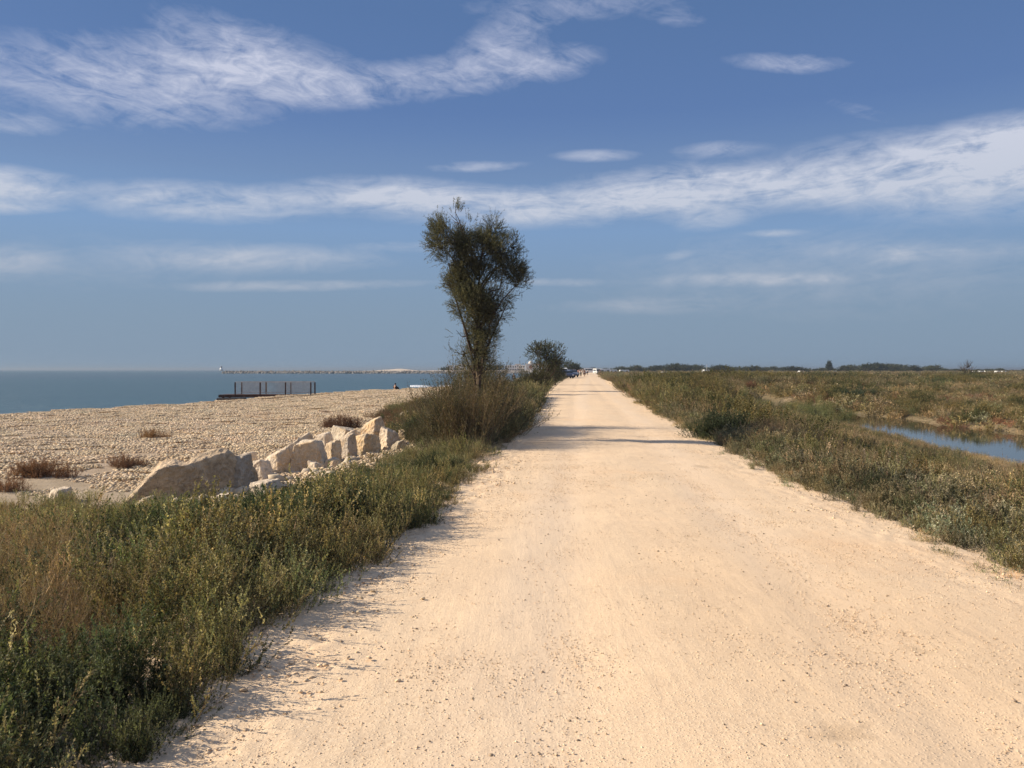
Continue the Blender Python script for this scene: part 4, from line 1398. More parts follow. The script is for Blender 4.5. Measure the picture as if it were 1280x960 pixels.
T = 'dry tussocks on the shingle'
clump_shrub('tussock', 'red', -10.6, 24.2, 0.55, 0.25, 0.95, 'lone dry tan tussock out on the open shingle', 'tussock', (1.25, 1.25, 1.1), 7, T)
clump_shrub('tussock', 'red', -8.3, 17.6, 0.6, 0.2, 0.85, 'right of the two rusty tussocks behind the sandy patch', 'tussock', (0.9, 0.85, 0.9), 9, T)
clump_shrub('tussock', 'red', -9.15, 16.2, 0.65, 0.25, 1.15, 'left of the two rusty tussocks behind the sandy patch', 'tussock', (0.95, 0.85, 0.8), 10, T)
clump_shrub('tussock', 'red', -8.9, 14.4, 0.35, 0.2, 0.9, 'rusty tussock at the left edge in front of the sandy patch', 'tussock', (1.0, 0.9, 0.85), 6, T)
clump_shrub('tussock', 'red', -5.9, 28.5, 0.7, 0.5, 1.5, 'dark reddish tussock just behind the top of the boulder pile', 'tussock', (0.62, 0.55, 0.58), 9, T)
clump_shrub('shrub', 'bushy', 5.05, 19.2, 0.75, 0.5, 1.7, 'dark green shrub leaning over the right edge of the road where the tree shadow ends', 'shrub', (0.75, 0.8, 0.8), 10)
clump_shrub('shrub', 'bushy', 6.6, 21.5, 0.8, 0.6, 1.6, 'dark green shrub just behind the one at the road edge', 'shrub', (0.95, 1.0, 0.9), 9)
clump_shrub('shrub', 'scrub', 40.5, 81.5, 3.4, 1.6, 1.5, 'broad dark green shrub standing out on the marsh below the bare tree', 'shrub', (0.5, 0.68, 0.62), 12)
clump_shrub('shrub', 'bushy', 23.5, 56, 1.6, 0.8, 2.0, 'blue-green shrub by the far bank of the canal', 'shrub', (1.0, 1.15, 1.25), 12)
clump_shrub('shrub', 'scrub', 36.5, 52.0, 1.3, 0.9, 0.62, 'small olive shrub on the marsh near the right edge', 'shrub', (0.8, 0.9, 0.7), 8)
clump_shrub('shrub', 'twiggy', 24.6, 96.0, 1.6, 1.2, 1.5, 'dark brown shrub on the low scrub ridge right of the road', 'shrub', (0.6, 0.6, 0.6), 9)
clump_shrub('shrub', 'bushy', 5.3, 8.9, 0.5, 0.35, 0.85, 'dark green shrub behind the silver saltbush', 'shrub', (1.3, 1.35, 1.25), 7)
clump_shrub('shrub', 'bushy', 5.35, 7.3, 0.22, 0.12, 0.45, 'tiny dark green plant on the bare dirt right of the saltbush', 'shrub', (0.9, 0.9, 0.9), 3)
shadow_shrub = clump_shrub('shrub', 'twiggy', -0.9, 22.6, 0.18, 0.3, 2.75, 'tall leafless shrub added unseen behind the lone tree to cast a second road shadow', 'shrub', (0.8, 0.8, 0.8), 4)  # added out of sight behind the tree; casts the second shadow band
shadow_shrub.scale = (0.36, 0.6, 1.0)


# ------------------------------------------------------------------ trees
def tube_arr(pts, rad, seg=7):
    """tapered tube along points"""
    pts = [Vector(p) for p in pts]
    V, Fq = [], []
    for i_, p in enumerate(pts):
        d_ = (pts[min(i_ + 1, len(pts) - 1)] - pts[max(i_ - 1, 0)]).normalized()
        q = d_.to_track_quat('Z', 'Y')
        for k in range(seg):
            a = 2 * math.pi * k / seg
            V.append(p + q @ Vector((math.cos(a) * rad[i_], math.sin(a) * rad[i_], 0)))
        if i_:
            for k in range(seg):
                b = (i_ - 1) * seg
                Fq.append((b + k, b + (k + 1) % seg, b + seg + (k + 1) % seg, b + seg + k))
    return np.array([v[:] for v in V]), np.array(Fq)


def join_tubes(tubes):
    Vs, Fs, o_ = [], [], 0
    for V, Fq in tubes:
        Vs.append(V); Fs.append(Fq + o_); o_ += len(V)
    return np.concatenate(Vs), np.concatenate(Fs)


def wobble(p0, p1, n, amp, g):
    p0, p1 = np.array(p0, float), np.array(p1, float)
    out = []
    for k in range(n + 1):
        u = k / n
        out.append(p0 * (1 - u) + p1 * u + g.normal(0, amp, 3) * math.sin(math.pi * u))
    return out


def sprays(P, D, g, ln, needles, nlen, nwid, cols, stemcol):
    """feathery twigs: a fine curved stem with needles along it"""
    n = len(P)
    L = ln * g.uniform(0.6, 1.25, n)
    P2 = P + D * L[:, None]
    P1 = P + D * L[:, None] * 0.5 + g.normal(0, 0.05 * ln, (n, 3))
    P2[:, 2] -= 0.12 * L * g.uniform(-1, 1.5, n)
    a = ribbons(P, P1, P2, np.full(n, nwid * 0.9), colmix(g, n, stemcol), g, 2)
    q = n * needles
    kk = np.repeat(np.arange(n), needles)
    Q = qpt(P[kk], P1[kk], P2[kk], g.uniform(0.1, 1.0, q))
    LD = unit(unit(P2[kk] - P[kk]) * 1.1 + unit(g.normal(size=(q, 3))) * 0.9)
    lc = colmix(g, n, cols, 0.22)[kk] * (1 + g.normal(0, 0.12, (q, 1)))
    b = leaves(Q, LD, nlen * g.uniform(0.6, 1.3, q), nwid * g.uniform(0.7, 1.3, q), np.clip(lc, 0.004, 0.8), g)
    return cat(a, b)


TAM = ((0.105, 0.108, 0.062), (0.075, 0.082, 0.050), (0.135, 0.130, 0.072), (0.18, 0.165, 0.09))
TAMST = ((0.09, 0.07, 0.05), (0.06, 0.05, 0.035))
g = np.random.default_rng(77)
u_ = 0.00524
lobes = [(175, 195, 78, 70, 1.0), (213, 118, 38, 55, 0.9), (150, 140, 40, 35, 0.5), (135, 240, 38, 40, 0.6), (200, 290, 60, 55, 0.7), (260, 330, 60, 50, 0.6), (250, 200, 78, 85, 1.0), (388, 165, 26, 58, 0.8), (340, 250, 110, 78, 1.0), (450, 255, 52, 52, 0.9), (492, 225, 18, 40, 0.5),
         (465, 340, 72, 70, 1.0), (512, 395, 34, 50, 0.7), (300, 390, 112, 85, 1.1), (195, 405, 55, 30, 0.35), (395, 440, 85, 66, 1.0), (300, 495, 92, 75, 1.5), (415, 515, 42, 46, 0.6),
         (325, 580, 78, 60, 1.2), (250, 600, 46, 66, 0.9), (372, 640, 40, 50, 0.7), (305, 665, 66, 60, 0.9), (240, 690, 45, 40, 0.35), (350, 715, 36, 36, 0.22), (310, 760, 75, 60, 0.4)]
tree = empty('tamarisk_tree', (-0.80, 18.5, -0.3))
tag(tree, 'lone tall narrow tree with dark feathery crown on the left side of the road', 'tree')
ZB = 0.3
tubes = [tube_arr([(0.0, 0, -0.1), (0.03, 0.02, 0.5), (0.0, -0.02, 1.1), (0.06, 0.0, 1.7), (0.0, 0.05, 2.3), (0.05, 0, 2.9), (0.1, 0.0, 3.5), (0.05, 0, 4.1)], [0.10, 0.085, 0.075, 0.066, 0.058, 0.045, 0.03, 0.015]),
         tube_arr([(-0.03, 0.06, -0.1), (-0.04, 0.06, 0.6), (-0.02, 0.06, 1.3), (-0.05, 0.05, 2.0), (-0.25, 0, 2.8), (-0.5, 0, 3.6), (-0.62, 0, 4.3)], [0.05, 0.045, 0.036, 0.03, 0.024, 0.018, 0.01]),
         tube_arr([(0.05, -0.06, -0.1), (0.05, -0.06, 0.7), (0.05, -0.06, 1.4), (0.10, 0, 2.1), (0.42, 0, 2.8), (0.7, 0, 3.4)], [0.045, 0.04, 0.032, 0.026, 0.018, 0.01])]
allP, allD, allL = [], [], []
for (cx, cy, rx, ry, dens) in lobes:
    X0, Z0 = (cx - 310) * u_ * 0.95, (762 - cy) * u_ + EYE + ZB + 0.04
    rx_, rz_ = rx * u_, ry * u_
    ry_ = (rx_ + rz_) * 0.5
    Y0 = g.normal(0, 0.12)
    st = np.array([0.03, 0, max(1.3, Z0 - 0.8 - abs(X0) * 0.3)])
    tubes.append(tube_arr(wobble(st, (X0, Y0, Z0 + rz_ * 0.5), 5, 0.05, g), [0.024, 0.021, 0.018, 0.014, 0.01, 0.005], 5))
    for k in range(7):
        v = unit(g.normal(size=3)) * np.array([rx_, ry_, rz_]) * 0.85
        tubes.append(tube_arr(wobble((X0 * 0.85, Y0, Z0 - rz_ * 0.4), (X0 + v[0], Y0 + v[1], Z0 + v[2]), 3, 0.04, g), [0.010, 0.008, 0.006, 0.003], 4))
    n = int(dens * 6600 * rx_ * ry_ * rz_ / 0.12 * 0.36 + 130 * dens)
    v = unit(g.normal(size=(n, 3))) * (g.random((n, 1)) ** 0.42)
    # break the lobe into tufts
    pa = np.array([X0, Y0, Z0]) + v * np.array([rx_, ry_, rz_])
    keep = fbm(pa[:, 0] * 3.4 + pa[:, 1] * 2.0, pa[:, 2] * 3.4 - pa[:, 1] * 2.6, 90, 3) > 0.49
    v = v[keep]
    P = np.array([X0, Y0, Z0]) + v * np.array([rx_, ry_, rz_])
    D = unit(unit(v) * 0.75 + np.array([0, 0, 0.65]) + unit(g.normal(size=v.shape)) * 0.55)
    allP.append(P); allD.append(D)
P, D = np.concatenate(allP), np.concatenate(allD)
V, Fq, C = sprays(P, D, g, 0.23, 15, 0.050, 0.0070, TAM, TAMST)
link('trunk', mesh_np('trunk', *join_tubes(tubes), None, True, (M_BARK,)), parent=tree)
link('crown', mesh_np('crown', V, Fq, C, False, (M_LEAF,)), parent=tree)


def leafy_tree(name, x, y, w_, h_, label, cat_='tree', dens=1.0, tone=(1, 1, 1), trunk=0.35, leaf=0.07, seed=1, shape='round', group=None, n=900, z=None, bare=False):
    g = np.random.default_rng(seed)
    zb = float(land(np.array([x]), np.array([y]))[0]) if z is None else z
    e_ = empty(name, (x, y, zb))
    tb = []
    top = h_ * 0.8
    r0 = 0.035 * h_ + 0.02
    tb.append(tube_arr(wobble((0, 0, -0.2), (0.05 * w_, 0, top), 5, 0.03 * h_, g), list(np.linspace(r0, r0 * 0.2, 6)), 6))
    P, D = [], []
    K = 9
    for k in range(K):
        a = g.uniform(0, 6.28)
        if shape == 'cone':
            zz = h_ * (trunk + (1 - trunk) * (k + 0.5) / K)
            rr = 0.5 * w_ * (1.05 - (k + 0.5) / K) * 0.6
            rad = np.array([rr * 0.9 + 0.1, rr * 0.9 + 0.1, h_ * 0.10])
            c = np.array([math.cos(a) * rr * 0.3, math.sin(a) * rr * 0.3, zz])
        else:
            zz = h_ * g.uniform(trunk + 0.15, 0.84)
            lim = 0.32 * w_ * (1 - 0.35 * abs(zz / h_ - 0.6) * 2)
            c = np.array([math.cos(a) * lim, math.sin(a) * lim, zz])
            rad = np.array([w_ * 0.24, w_ * 0.24, h_ * (1 - trunk) * 0.22]) * g.uniform(0.75, 1.2)
        tb.append(tube_arr(wobble((0, 0, h_ * trunk * 0.7), c, 4, 0.03 * h_, g), list(np.linspace(r0 * 0.5, r0 * 0.1, 5)), 5))
        m = int(n / K)
        v = unit(g.normal(size=(m, 3))) * (g.random((m, 1)) ** 0.45)
        P.append(c + v * rad)
        D.append(unit(unit(v) + np.array([0, 0, 0.5]) + 0.6 * unit(g.normal(size=(m, 3)))))
        for q in range(14 if bare else 3):
            v = unit(g.normal(size=3)) * rad * 1.3
            v[2] = abs(v[2]) + 0.1 * h_ * (1 if bare else 0)
            tb.append(tube_arr(wobble(c * 0.8, c + v, 2, 0.02 * h_, g), [r0 * 0.16, r0 * 0.12, r0 * 0.05], 4))
    link('trunk', mesh_np('trunk', *join_tubes(tb), None, True, (M_BARK,)), parent=e_)
    P, D = np.concatenate(P), np.concatenate(D)
    cols = np.array(((0.07, 0.076, 0.036), (0.05, 0.058, 0.028), (0.10, 0.098, 0.048))) * np.array(tone)
    V, Fq, C = sprays(P, D, g, leaf * 3.0, 7, leaf, leaf * 0.32, cols, TAMST)
    link('crown', mesh_np('crown', V, Fq, C, False, (M_LEAF,)), parent=e_)
    return tag(e_, label, cat_, group)


leafy_tree('tamarisk_tree', 2.45, 60.0, 2.7, 3.6, 'second feathery tree down the left side, rounded, standing above the bushes', seed=21, n=1500, leaf=0.10, tone=(1.0, 1.05, 1.0), trunk=0.25)
leafy_tree('tamarisk_tree', 4.45, 85.0, 2.1, 2.95, 'darker low tree just right of and behind the second feathery tree', seed=22, n=1400, leaf=0.09, tone=(0.7, 0.8, 0.75), trunk=0.1)
leafy_tree('tamarisk_tree', 1.2, 52.0, 2.2, 1.9, 'low brown-green tree left of the second feathery tree', seed=27, n=1100, leaf=0.09, tone=(1.0, 0.9, 0.8), trunk=0.05)
leafy_tree('tamarisk_tree', 17.2, 240, 4.6, 4.2, 'small rounded tree standing over the parked cars', seed=23, n=700, leaf=0.3, tone=(0.9, 1.05, 0.9), trunk=0.1)
leafy_tree('conifer', 174, 452, 5.2, 5.2, 'pointed dark conifer rising above the tree line on the right', seed=24, n=700, leaf=0.5, tone=(0.65, 0.8, 0.75), trunk=0.1, shape='cone')
leafy_tree('bare_tree', 83, 150, 3.0, 3.4, 'leafless brown spreading tree on the marsh skyline at the right', seed=25, n=60, leaf=0.12, tone=(1.6, 1.2, 1.0), trunk=0.12, bare=True)

# the line of trees along the horizon: those that stand out singly
TL = 'trees along the far edge of the marsh'
g = np.random.default_rng(500)
proto_t = []
for k in range(4):
    t_ = leafy_tree('far_tree', 0, 0, 8.0, 5.0, 'x', seed=60 + k, n=520, leaf=0.55, tone=(0.8, 0.9, 0.85), trunk=0.05, z=0, group=TL)
    proto_t.append(t_)


def copy_thing(o, loc, rz=0.0, s=1.0, label=None, group=None):
    c = o.copy()
    COL.objects.link(c)
    c.location = loc
    c.rotation_euler = (0, 0, rz)
    c.scale = (s, s, s) if not hasattr(s, '__len__') else s
    if label: c['label'] = label
    if group: c['group'] = group
    for ch in o.children:
        d_ = ch.copy()
        COL.objects.link(d_)
        d_.parent = c
        for g2 in ch.children:
            e2 = g2.copy()
            COL.objects.link(e2)
            e2.parent = d_
    return c


first = True
kk = 0
for k in range(190):
    pxx = 722 + (1330 - 722) * (k / 190) + g.uniform(-3, 3)
    Yd = g.uniform(400, 560) if pxx > 780 else g.uniform(430, 600)
    hh = g.uniform(0.55, 1.25) * (0.75 + 0.5 * float(vnoise(np.array([pxx * 0.02]), np.array([3.0]), 5)[0]))
    if 1030 < pxx < 1050: hh *= 0.7
    if pxx > 1180: hh *= 0.55
    hh *= 0.72
    loc = ((pxx - 640) / 1030 * Yd, Yd, -0.4)
    s = (hh * g.uniform(1.2, 2.3), hh, hh * 0.88)
    src = proto_t[k % 4]
    if k < 4:
        src.location = loc; src.scale = s
        o = src
    else:
        o = copy_thing(src, loc, g.uniform(0, 6.28), s)
    o['label'] = 'low dark tree merging into the tree line along the far marsh horizon'

# ------------------------------------------------------------------ steel platform on the beach's edge
pf = empty('steel_platform', (-19.03, 65.2, -0.52))
tag(pf, 'low rusty steel platform with a mesh railing at the edge of the beach', 'platform')
Wd = 7.73
hw = Wd / 2
fd = 0.95     # half depth
nb = 16
for k in range(nb):
    x0 = -hw + k * Wd / nb
    box_part('deck_plank', (x0 + 0.01, x0 + Wd / nb - 0.01, -fd, fd, 0.10 + (k % 3) * 0.004, 0.16 + (k % 3) * 0.004), M_RUST, pf)
for yy in (-fd + 0.05, 0, fd - 0.05):
    box_part('beam', (-hw, hw, yy - 0.06, yy + 0.06, -0.06, 0.095), M_RUST, pf)
for (x_, y_) in ((-hw + 0.3, -fd + 0.2), (-hw + 0.3, fd - 0.2), (hw - 0.4, -fd + 0.2), (hw - 0.4, fd - 0.2), (0.2, -fd + 0.2), (0.2, fd - 0.2)):
    bm = bmesh.new(); cyl(bm, (x_, y_, -2.0), (x_, y_, -0.065), 0.09); link('pile', bm_mesh('pile', bm, M_RUST), parent=pf)
box_part('concrete_block', (-hw - 0.05, -hw + 2.0, -fd - 0.3, -fd + 0.6, -0.42, -0.10), simple_mat('dark_concrete', (0.10, 0.085, 0.075), 0.9), pf, 0.03)
fxs = [-hw + 1.25, -hw + 3.21, -hw + 5.19, -hw + 7.17]
for x_ in fxs:
    box_part('railing_post', (x_ - 0.04, x_ + 0.04, -fd + 0.12, -fd + 0.22, 0.17, 1.12), M_RUST, pf)
bxs = [-hw + 1.25, -hw + 3.21, -hw + 5.19, -hw + 7.12]
for x_ in bxs:
    box_part('railing_post', (x_ - 0.045, x_ + 0.045, fd - 0.22, fd - 0.13, 0.17, 1.10), M_RUST, pf)
for (a, b, yy) in ((fxs[0], fxs[-1], -fd + 0.17), (bxs[0], bxs[-1], fd - 0.175)):
    box_part('handrail', (a, b, yy - 0.04, yy + 0.04, 1.125, 1.18), M_GREYSTEEL, pf)
    box_part('lower_rail', (a, b, yy - 0.02, yy + 0.02, 0.27, 0.31), M_GREYSTEEL, pf)
for (lst, yy) in ((fxs, -fd + 0.17), (bxs, fd - 0.175)):
    for a, b in zip(lst[:-1], lst[1:]):
        bm = bmesh.new()
        nn = max(2, int((b - a) / 0.075))
        for k in range(1, nn):
            xx = a + (b - a) * k / nn
            box(bm, xx - 0.009, xx + 0.009, yy - 0.008, yy + 0.008, 0.315, 1.12)
        link('railing_mesh', bm_mesh('railing_mesh', bm, M_GREYSTEEL), parent=pf)


# ------------------------------------------------------------------ breakwater, quay, beacon, town
def rock_heap(n, x0, x1, y0, y1, ztop, zbot, rmin, rmax, seed):
    g = np.random.default_rng(seed)
    r = g.uniform(rmin, rmax, n)
    V = IV[None] * (1 + g.normal(0, 0.2, (n, 12, 1))) * r[:, None, None] * np.stack([g.uniform(0.8, 1.3, n), g.uniform(0.8, 1.2, n), g.uniform(0.6, 1.0, n)], -1)[:, None, :]
    x = g.uniform(x0, x1, n)
    v = g.random(n)
    y = y0 + (y1 - y0) * v
    z = zbot + (ztop - zbot) * (1 - np.abs(v - 0.5) * 2) ** 0.6 * g.uniform(0.75, 1.05, n)
    V = V + np.stack([x, y, z], -1)[:, None, :]
    return V.reshape(-1, 3), (IF[None] + 12 * np.arange(n)[:, None, None]).reshape(-1, 3)


mole = empty('breakwater', (-95, 606, SEA_Z))
tag(mole, 'long low rock breakwater running out across the bay', 'breakwater')
V, Fq = rock_heap(3000, -116, 128, -7, 7, 1.5, -0.3, 0.5, 1.15, 91)
o = link('armour_rocks', mesh_np('armour_rocks', V, Fq, None, False, (M_MOLE,)), parent=mole)
tag(o, kind='stuff')
box_part('core', (-114, 128, -3, 3, -3, 1.1), M_MOLE, mole, 0.3)
quay = empty('quay', (-42, 640, SEA_Z))
tag(quay, 'pale sandy quay with low mounds behind the landward half of the breakwater', 'quay')
xs2 = np.linspace(-90, 98, 120)
ysq = np.linspace(-14, 60, 24)
gm = grid_mesh('quay_bank', xs2, ysq, lambda X, Y: 2.1 * sstep((Y + 14) / 10) * sstep((60 - Y) / 20) * sstep((X + 90) / 12) + 1.3 * (fbm(X * 0.06, Y * 0.05, 95) - 0.4) * sstep((X + 90) / 30) * sstep((Y + 8) / 10) + 1.2 * np.exp(-((X + 50) / 12) ** 2) * sstep((Y + 8) / 10) - 0.3, None, (M_MOLESAND,))
link('bank', gm, parent=quay)

be = empty('beacon', (-213, 604, 1.0))
tag(be, 'tiny white beacon tower on the outer tip of the breakwater', 'beacon')
bm = bmesh.new(); cyl(bm, (0, 0, -0.5), (0, 0, 2.0), 1.2, 1.0, 12); link('tower', bm_mesh('tower', bm, M_WHITE, True), parent=be)
bm = bmesh.new(); cyl(bm, (0, 0, 2.0), (0, 0, 2.9), 0.5, 0.45, 12); link('lantern', bm_mesh('lantern', bm, M_DARKWIN, True), parent=be)
bm = bmesh.new(); cyl(bm, (0, 0, 2.9), (0, 0, 3.4), 0.6, 0.05, 12); link('cap', bm_mesh('cap', bm, M_WHITE, True), parent=be)


def building(x, y, w_, d_, h_, wall, label, roof=None, floors=2, z=0.6, dome=False, wins=4):
    b = empty('house', (x, y, z))
    tag(b, label, 'house', 'houses of the village across the bay')
    box_part('wall', (-w_ / 2, w_ / 2, -d_ / 2, d_ / 2, -1.5, h_), wall, b)
    if dome:
        bm = bmesh.new()
        bmesh.ops.create_uvsphere(bm, u_segments=20, v_segments=10, radius=w_ * 0.27, matrix=Matrix.Translation((0, 0, h_)))
        link('dome', bm_mesh('dome', bm, M_WALL1, True), parent=b)
        bm = bmesh.new(); cyl(bm, (0, 0, h_ + w_ * 0.34), (0, 0, h_ + w_ * 0.34 + 1.2), 0.18, 0.05, 8); link('finial', bm_mesh('finial', bm, M_WALL2), parent=b)
        bm = bmesh.new(); cyl(bm, (0, -d_ / 2 - 0.12, h_ * 0.55), (0, -d_ / 2 + 0.1, h_ * 0.55), w_ * 0.2, w_ * 0.2, 20); link('window', bm_mesh('window', bm, M_ROOFT), parent=b)
    elif roof:
        bm = bmesh.new()
        vs = [bm.verts.new(p) for p in ((-w_ / 2 - .3, -d_ / 2 - .3, h_), (w_ / 2 + .3, -d_ / 2 - .3, h_), (w_ / 2 + .3, d_ / 2 + .3, h_), (-w_ / 2 - .3, d_ / 2 + .3, h_), (-w_ / 2 + 1, 0, h_ + 1.3), (w_ / 2 - 1, 0, h_ + 1.3))]
        for f in ((0, 1, 5, 4), (1, 2, 5), (2, 3, 4, 5), (3, 0, 4), (3, 2, 1, 0)):
            bm.faces.new([vs[q] for q in f])
        link('roof', bm_mesh('roof', bm, roof), parent=b)
    else:
        box_part('parapet', (-w_ / 2 - 0.1, w_ / 2 + 0.1, -d_ / 2 - 0.1, d_ / 2 + 0.1, h_, h_ + 0.35), M_WALL2, b)
    for fl in range(floors):
        for k in range(wins):
            if dome: continue
            wx = -w_ / 2 + w_ * (k + 0.5) / wins
            wz = h_ * (fl + 0.5) / floors
            box_part('window', (wx - 0.5, wx + 0.5, -d_ / 2 - 0.04, -d_ / 2 + 0.05, wz - 0.6, wz + 0.6), M_DARKWIN, b)
    return b


def bx(px, Yd): return (px - 640) / 1030 * Yd


building(bx(563, 700), 700, 4.5, 6, 4.4, M_WALL2, 'white house at the left end of the village across the bay', wins=2)
building(bx(571, 705), 705, 4.0, 6, 4.4, M_WALL1, 'cream house second from the left end of the village', wins=2)
building(bx(578, 700), 700, 4.5, 6, 5.6, M_WALL2, 'taller white house left of the tree trunk in the village', wins=2)
building(bx(588, 710), 710, 5, 6, 3.4, M_WALL3, 'ochre house seen through the brush at the tree foot', roof=M_ROOFT, wins=2)
building(bx(632.5, 690), 690, 2.2, 4, 4.2, M_WALL2, 'narrow white tower-like house right of the dark trees', wins=1, floors=3)
building(bx(640, 700), 700, 8, 8, 4.4, M_WALL2, 'long white flat-roofed house in the middle of the village', wins=4)
building(bx(647.5, 720), 720, 5, 6, 5.6, M_WALL1, 'cream upper house behind the long white one', wins=3)
building(bx(652, 700), 700, 5, 8, 4.4, M_WALL2, 'white house left of the domed building', wins=3)
building(bx(663.5, 690), 690, 8.5, 8, 6.0, M_WALL1, 'pale domed building with a round orange window', dome=True)
building(bx(672, 700), 700, 6, 8, 5.0, M_WALL1, 'cream house right of the domed building', roof=M_ROOFT, wins=3)
building(bx(683, 705), 705, 7, 8, 4.4, M_WALL2, 'white house at the right end of the village behind the trees', wins=3)
hg = box_part('low_wall', (-7, 10, 0, 1, -1.0, 0.7), M_MOLE, None)
hg.location = (bx(640, 670), 670, 1.0)
tag(hg, 'dark low wall in front of the village houses', 'wall')
for k, (p_, wv_, hv_, lab) in enumerate(((614, 6, 4.0, 'left dark tree of the pair beside the village'), (624, 8.5, 5.6, 'right, larger dark tree of the pair beside the village'), (556, 7, 2.6, 'low trees at the landward end of the breakwater'))):
    leafy_tree('village_tree', bx(p_, 685), 685, wv_, hv_, lab, seed=80 + k, n=600, leaf=0.5, tone=(0.6, 0.75, 0.7), trunk=0.02, z=0.6)


# surf
def foam(x0, x1, y, dy, seed, label):
    xx = np.linspace(x0, x1, 60)
    yy = np.linspace(0, 1, 8)
    X_, V_ = np.meshgrid(xx, yy)
    g2 = fbm(X_ * 0.6, X_ * 0 + seed, seed)
    Yf = y + (V_ - 0.5) * dy * (0.3 + g2) * np.sqrt(np.clip(1 - ((X_ - (x0 + x1) / 2) / ((x1 - x0) / 2)) ** 2, 0, 1)) + (g2 - 0.5) * dy * 0.8
    Zf = SEA_Z + 0.02 + 0.34 * np.sin(np.pi * V_) * (0.4 + g2)
    V = np.stack([X_, Yf, Zf], -1).reshape(-1, 3)
    i = np.arange(59)[None, :] + 60 * np.arange(7)[:, None]
    o = link('surf', mesh_np('surf', V, np.stack([i, i + 1, i + 61, i + 60], -1).reshape(-1, 4), None, True, (M_FOAM,)))
    tag(o, label, kind='stuff')


foam(-16.8, -12.8, 136, 2.4, 3, 'short white breaking wave near the seated figure')
foam(-12.3, -7.0, 140, 1.2, 4, 'thin line of surf left of the tree')
foam(-5.0, -1.0, 190, 4.0, 5, 'white surf on the far beach, left part')
foam(-1.2, 1.3, 194, 5.0, 6, 'white surf on the far beach, right part')


# ------------------------------------------------------------------ people
def skin_mesh(name, verts, edges, radii, root, mat_, parent, levels=1):
    me = bpy.data.meshes.new(name)
    me.from_pydata(verts, edges, [])
    o = link(name, me, mat_, parent)
    sk = o.modifiers.new('skin', 'SKIN')
    sk.use_smooth_shade = True
    lay = me.skin_vertices[0] if me.skin_vertices else None
    if lay is None:
        bm = bmesh.new(); bm.from_mesh(me); bm.verts.layers.skin.verify(); bm.to_mesh(me); bm.free()
        lay = me.skin_vertices[0]
    for k, r_ in enumerate(radii):
        lay.data[k].radius = (r_, r_) if not hasattr(r_, '__len__') else r_
        lay.data[k].use_root = (k == root)
    sb = o.modifiers.new('sub', 'SUBSURF')
    sb.levels = levels; sb.render_levels = levels
    return o


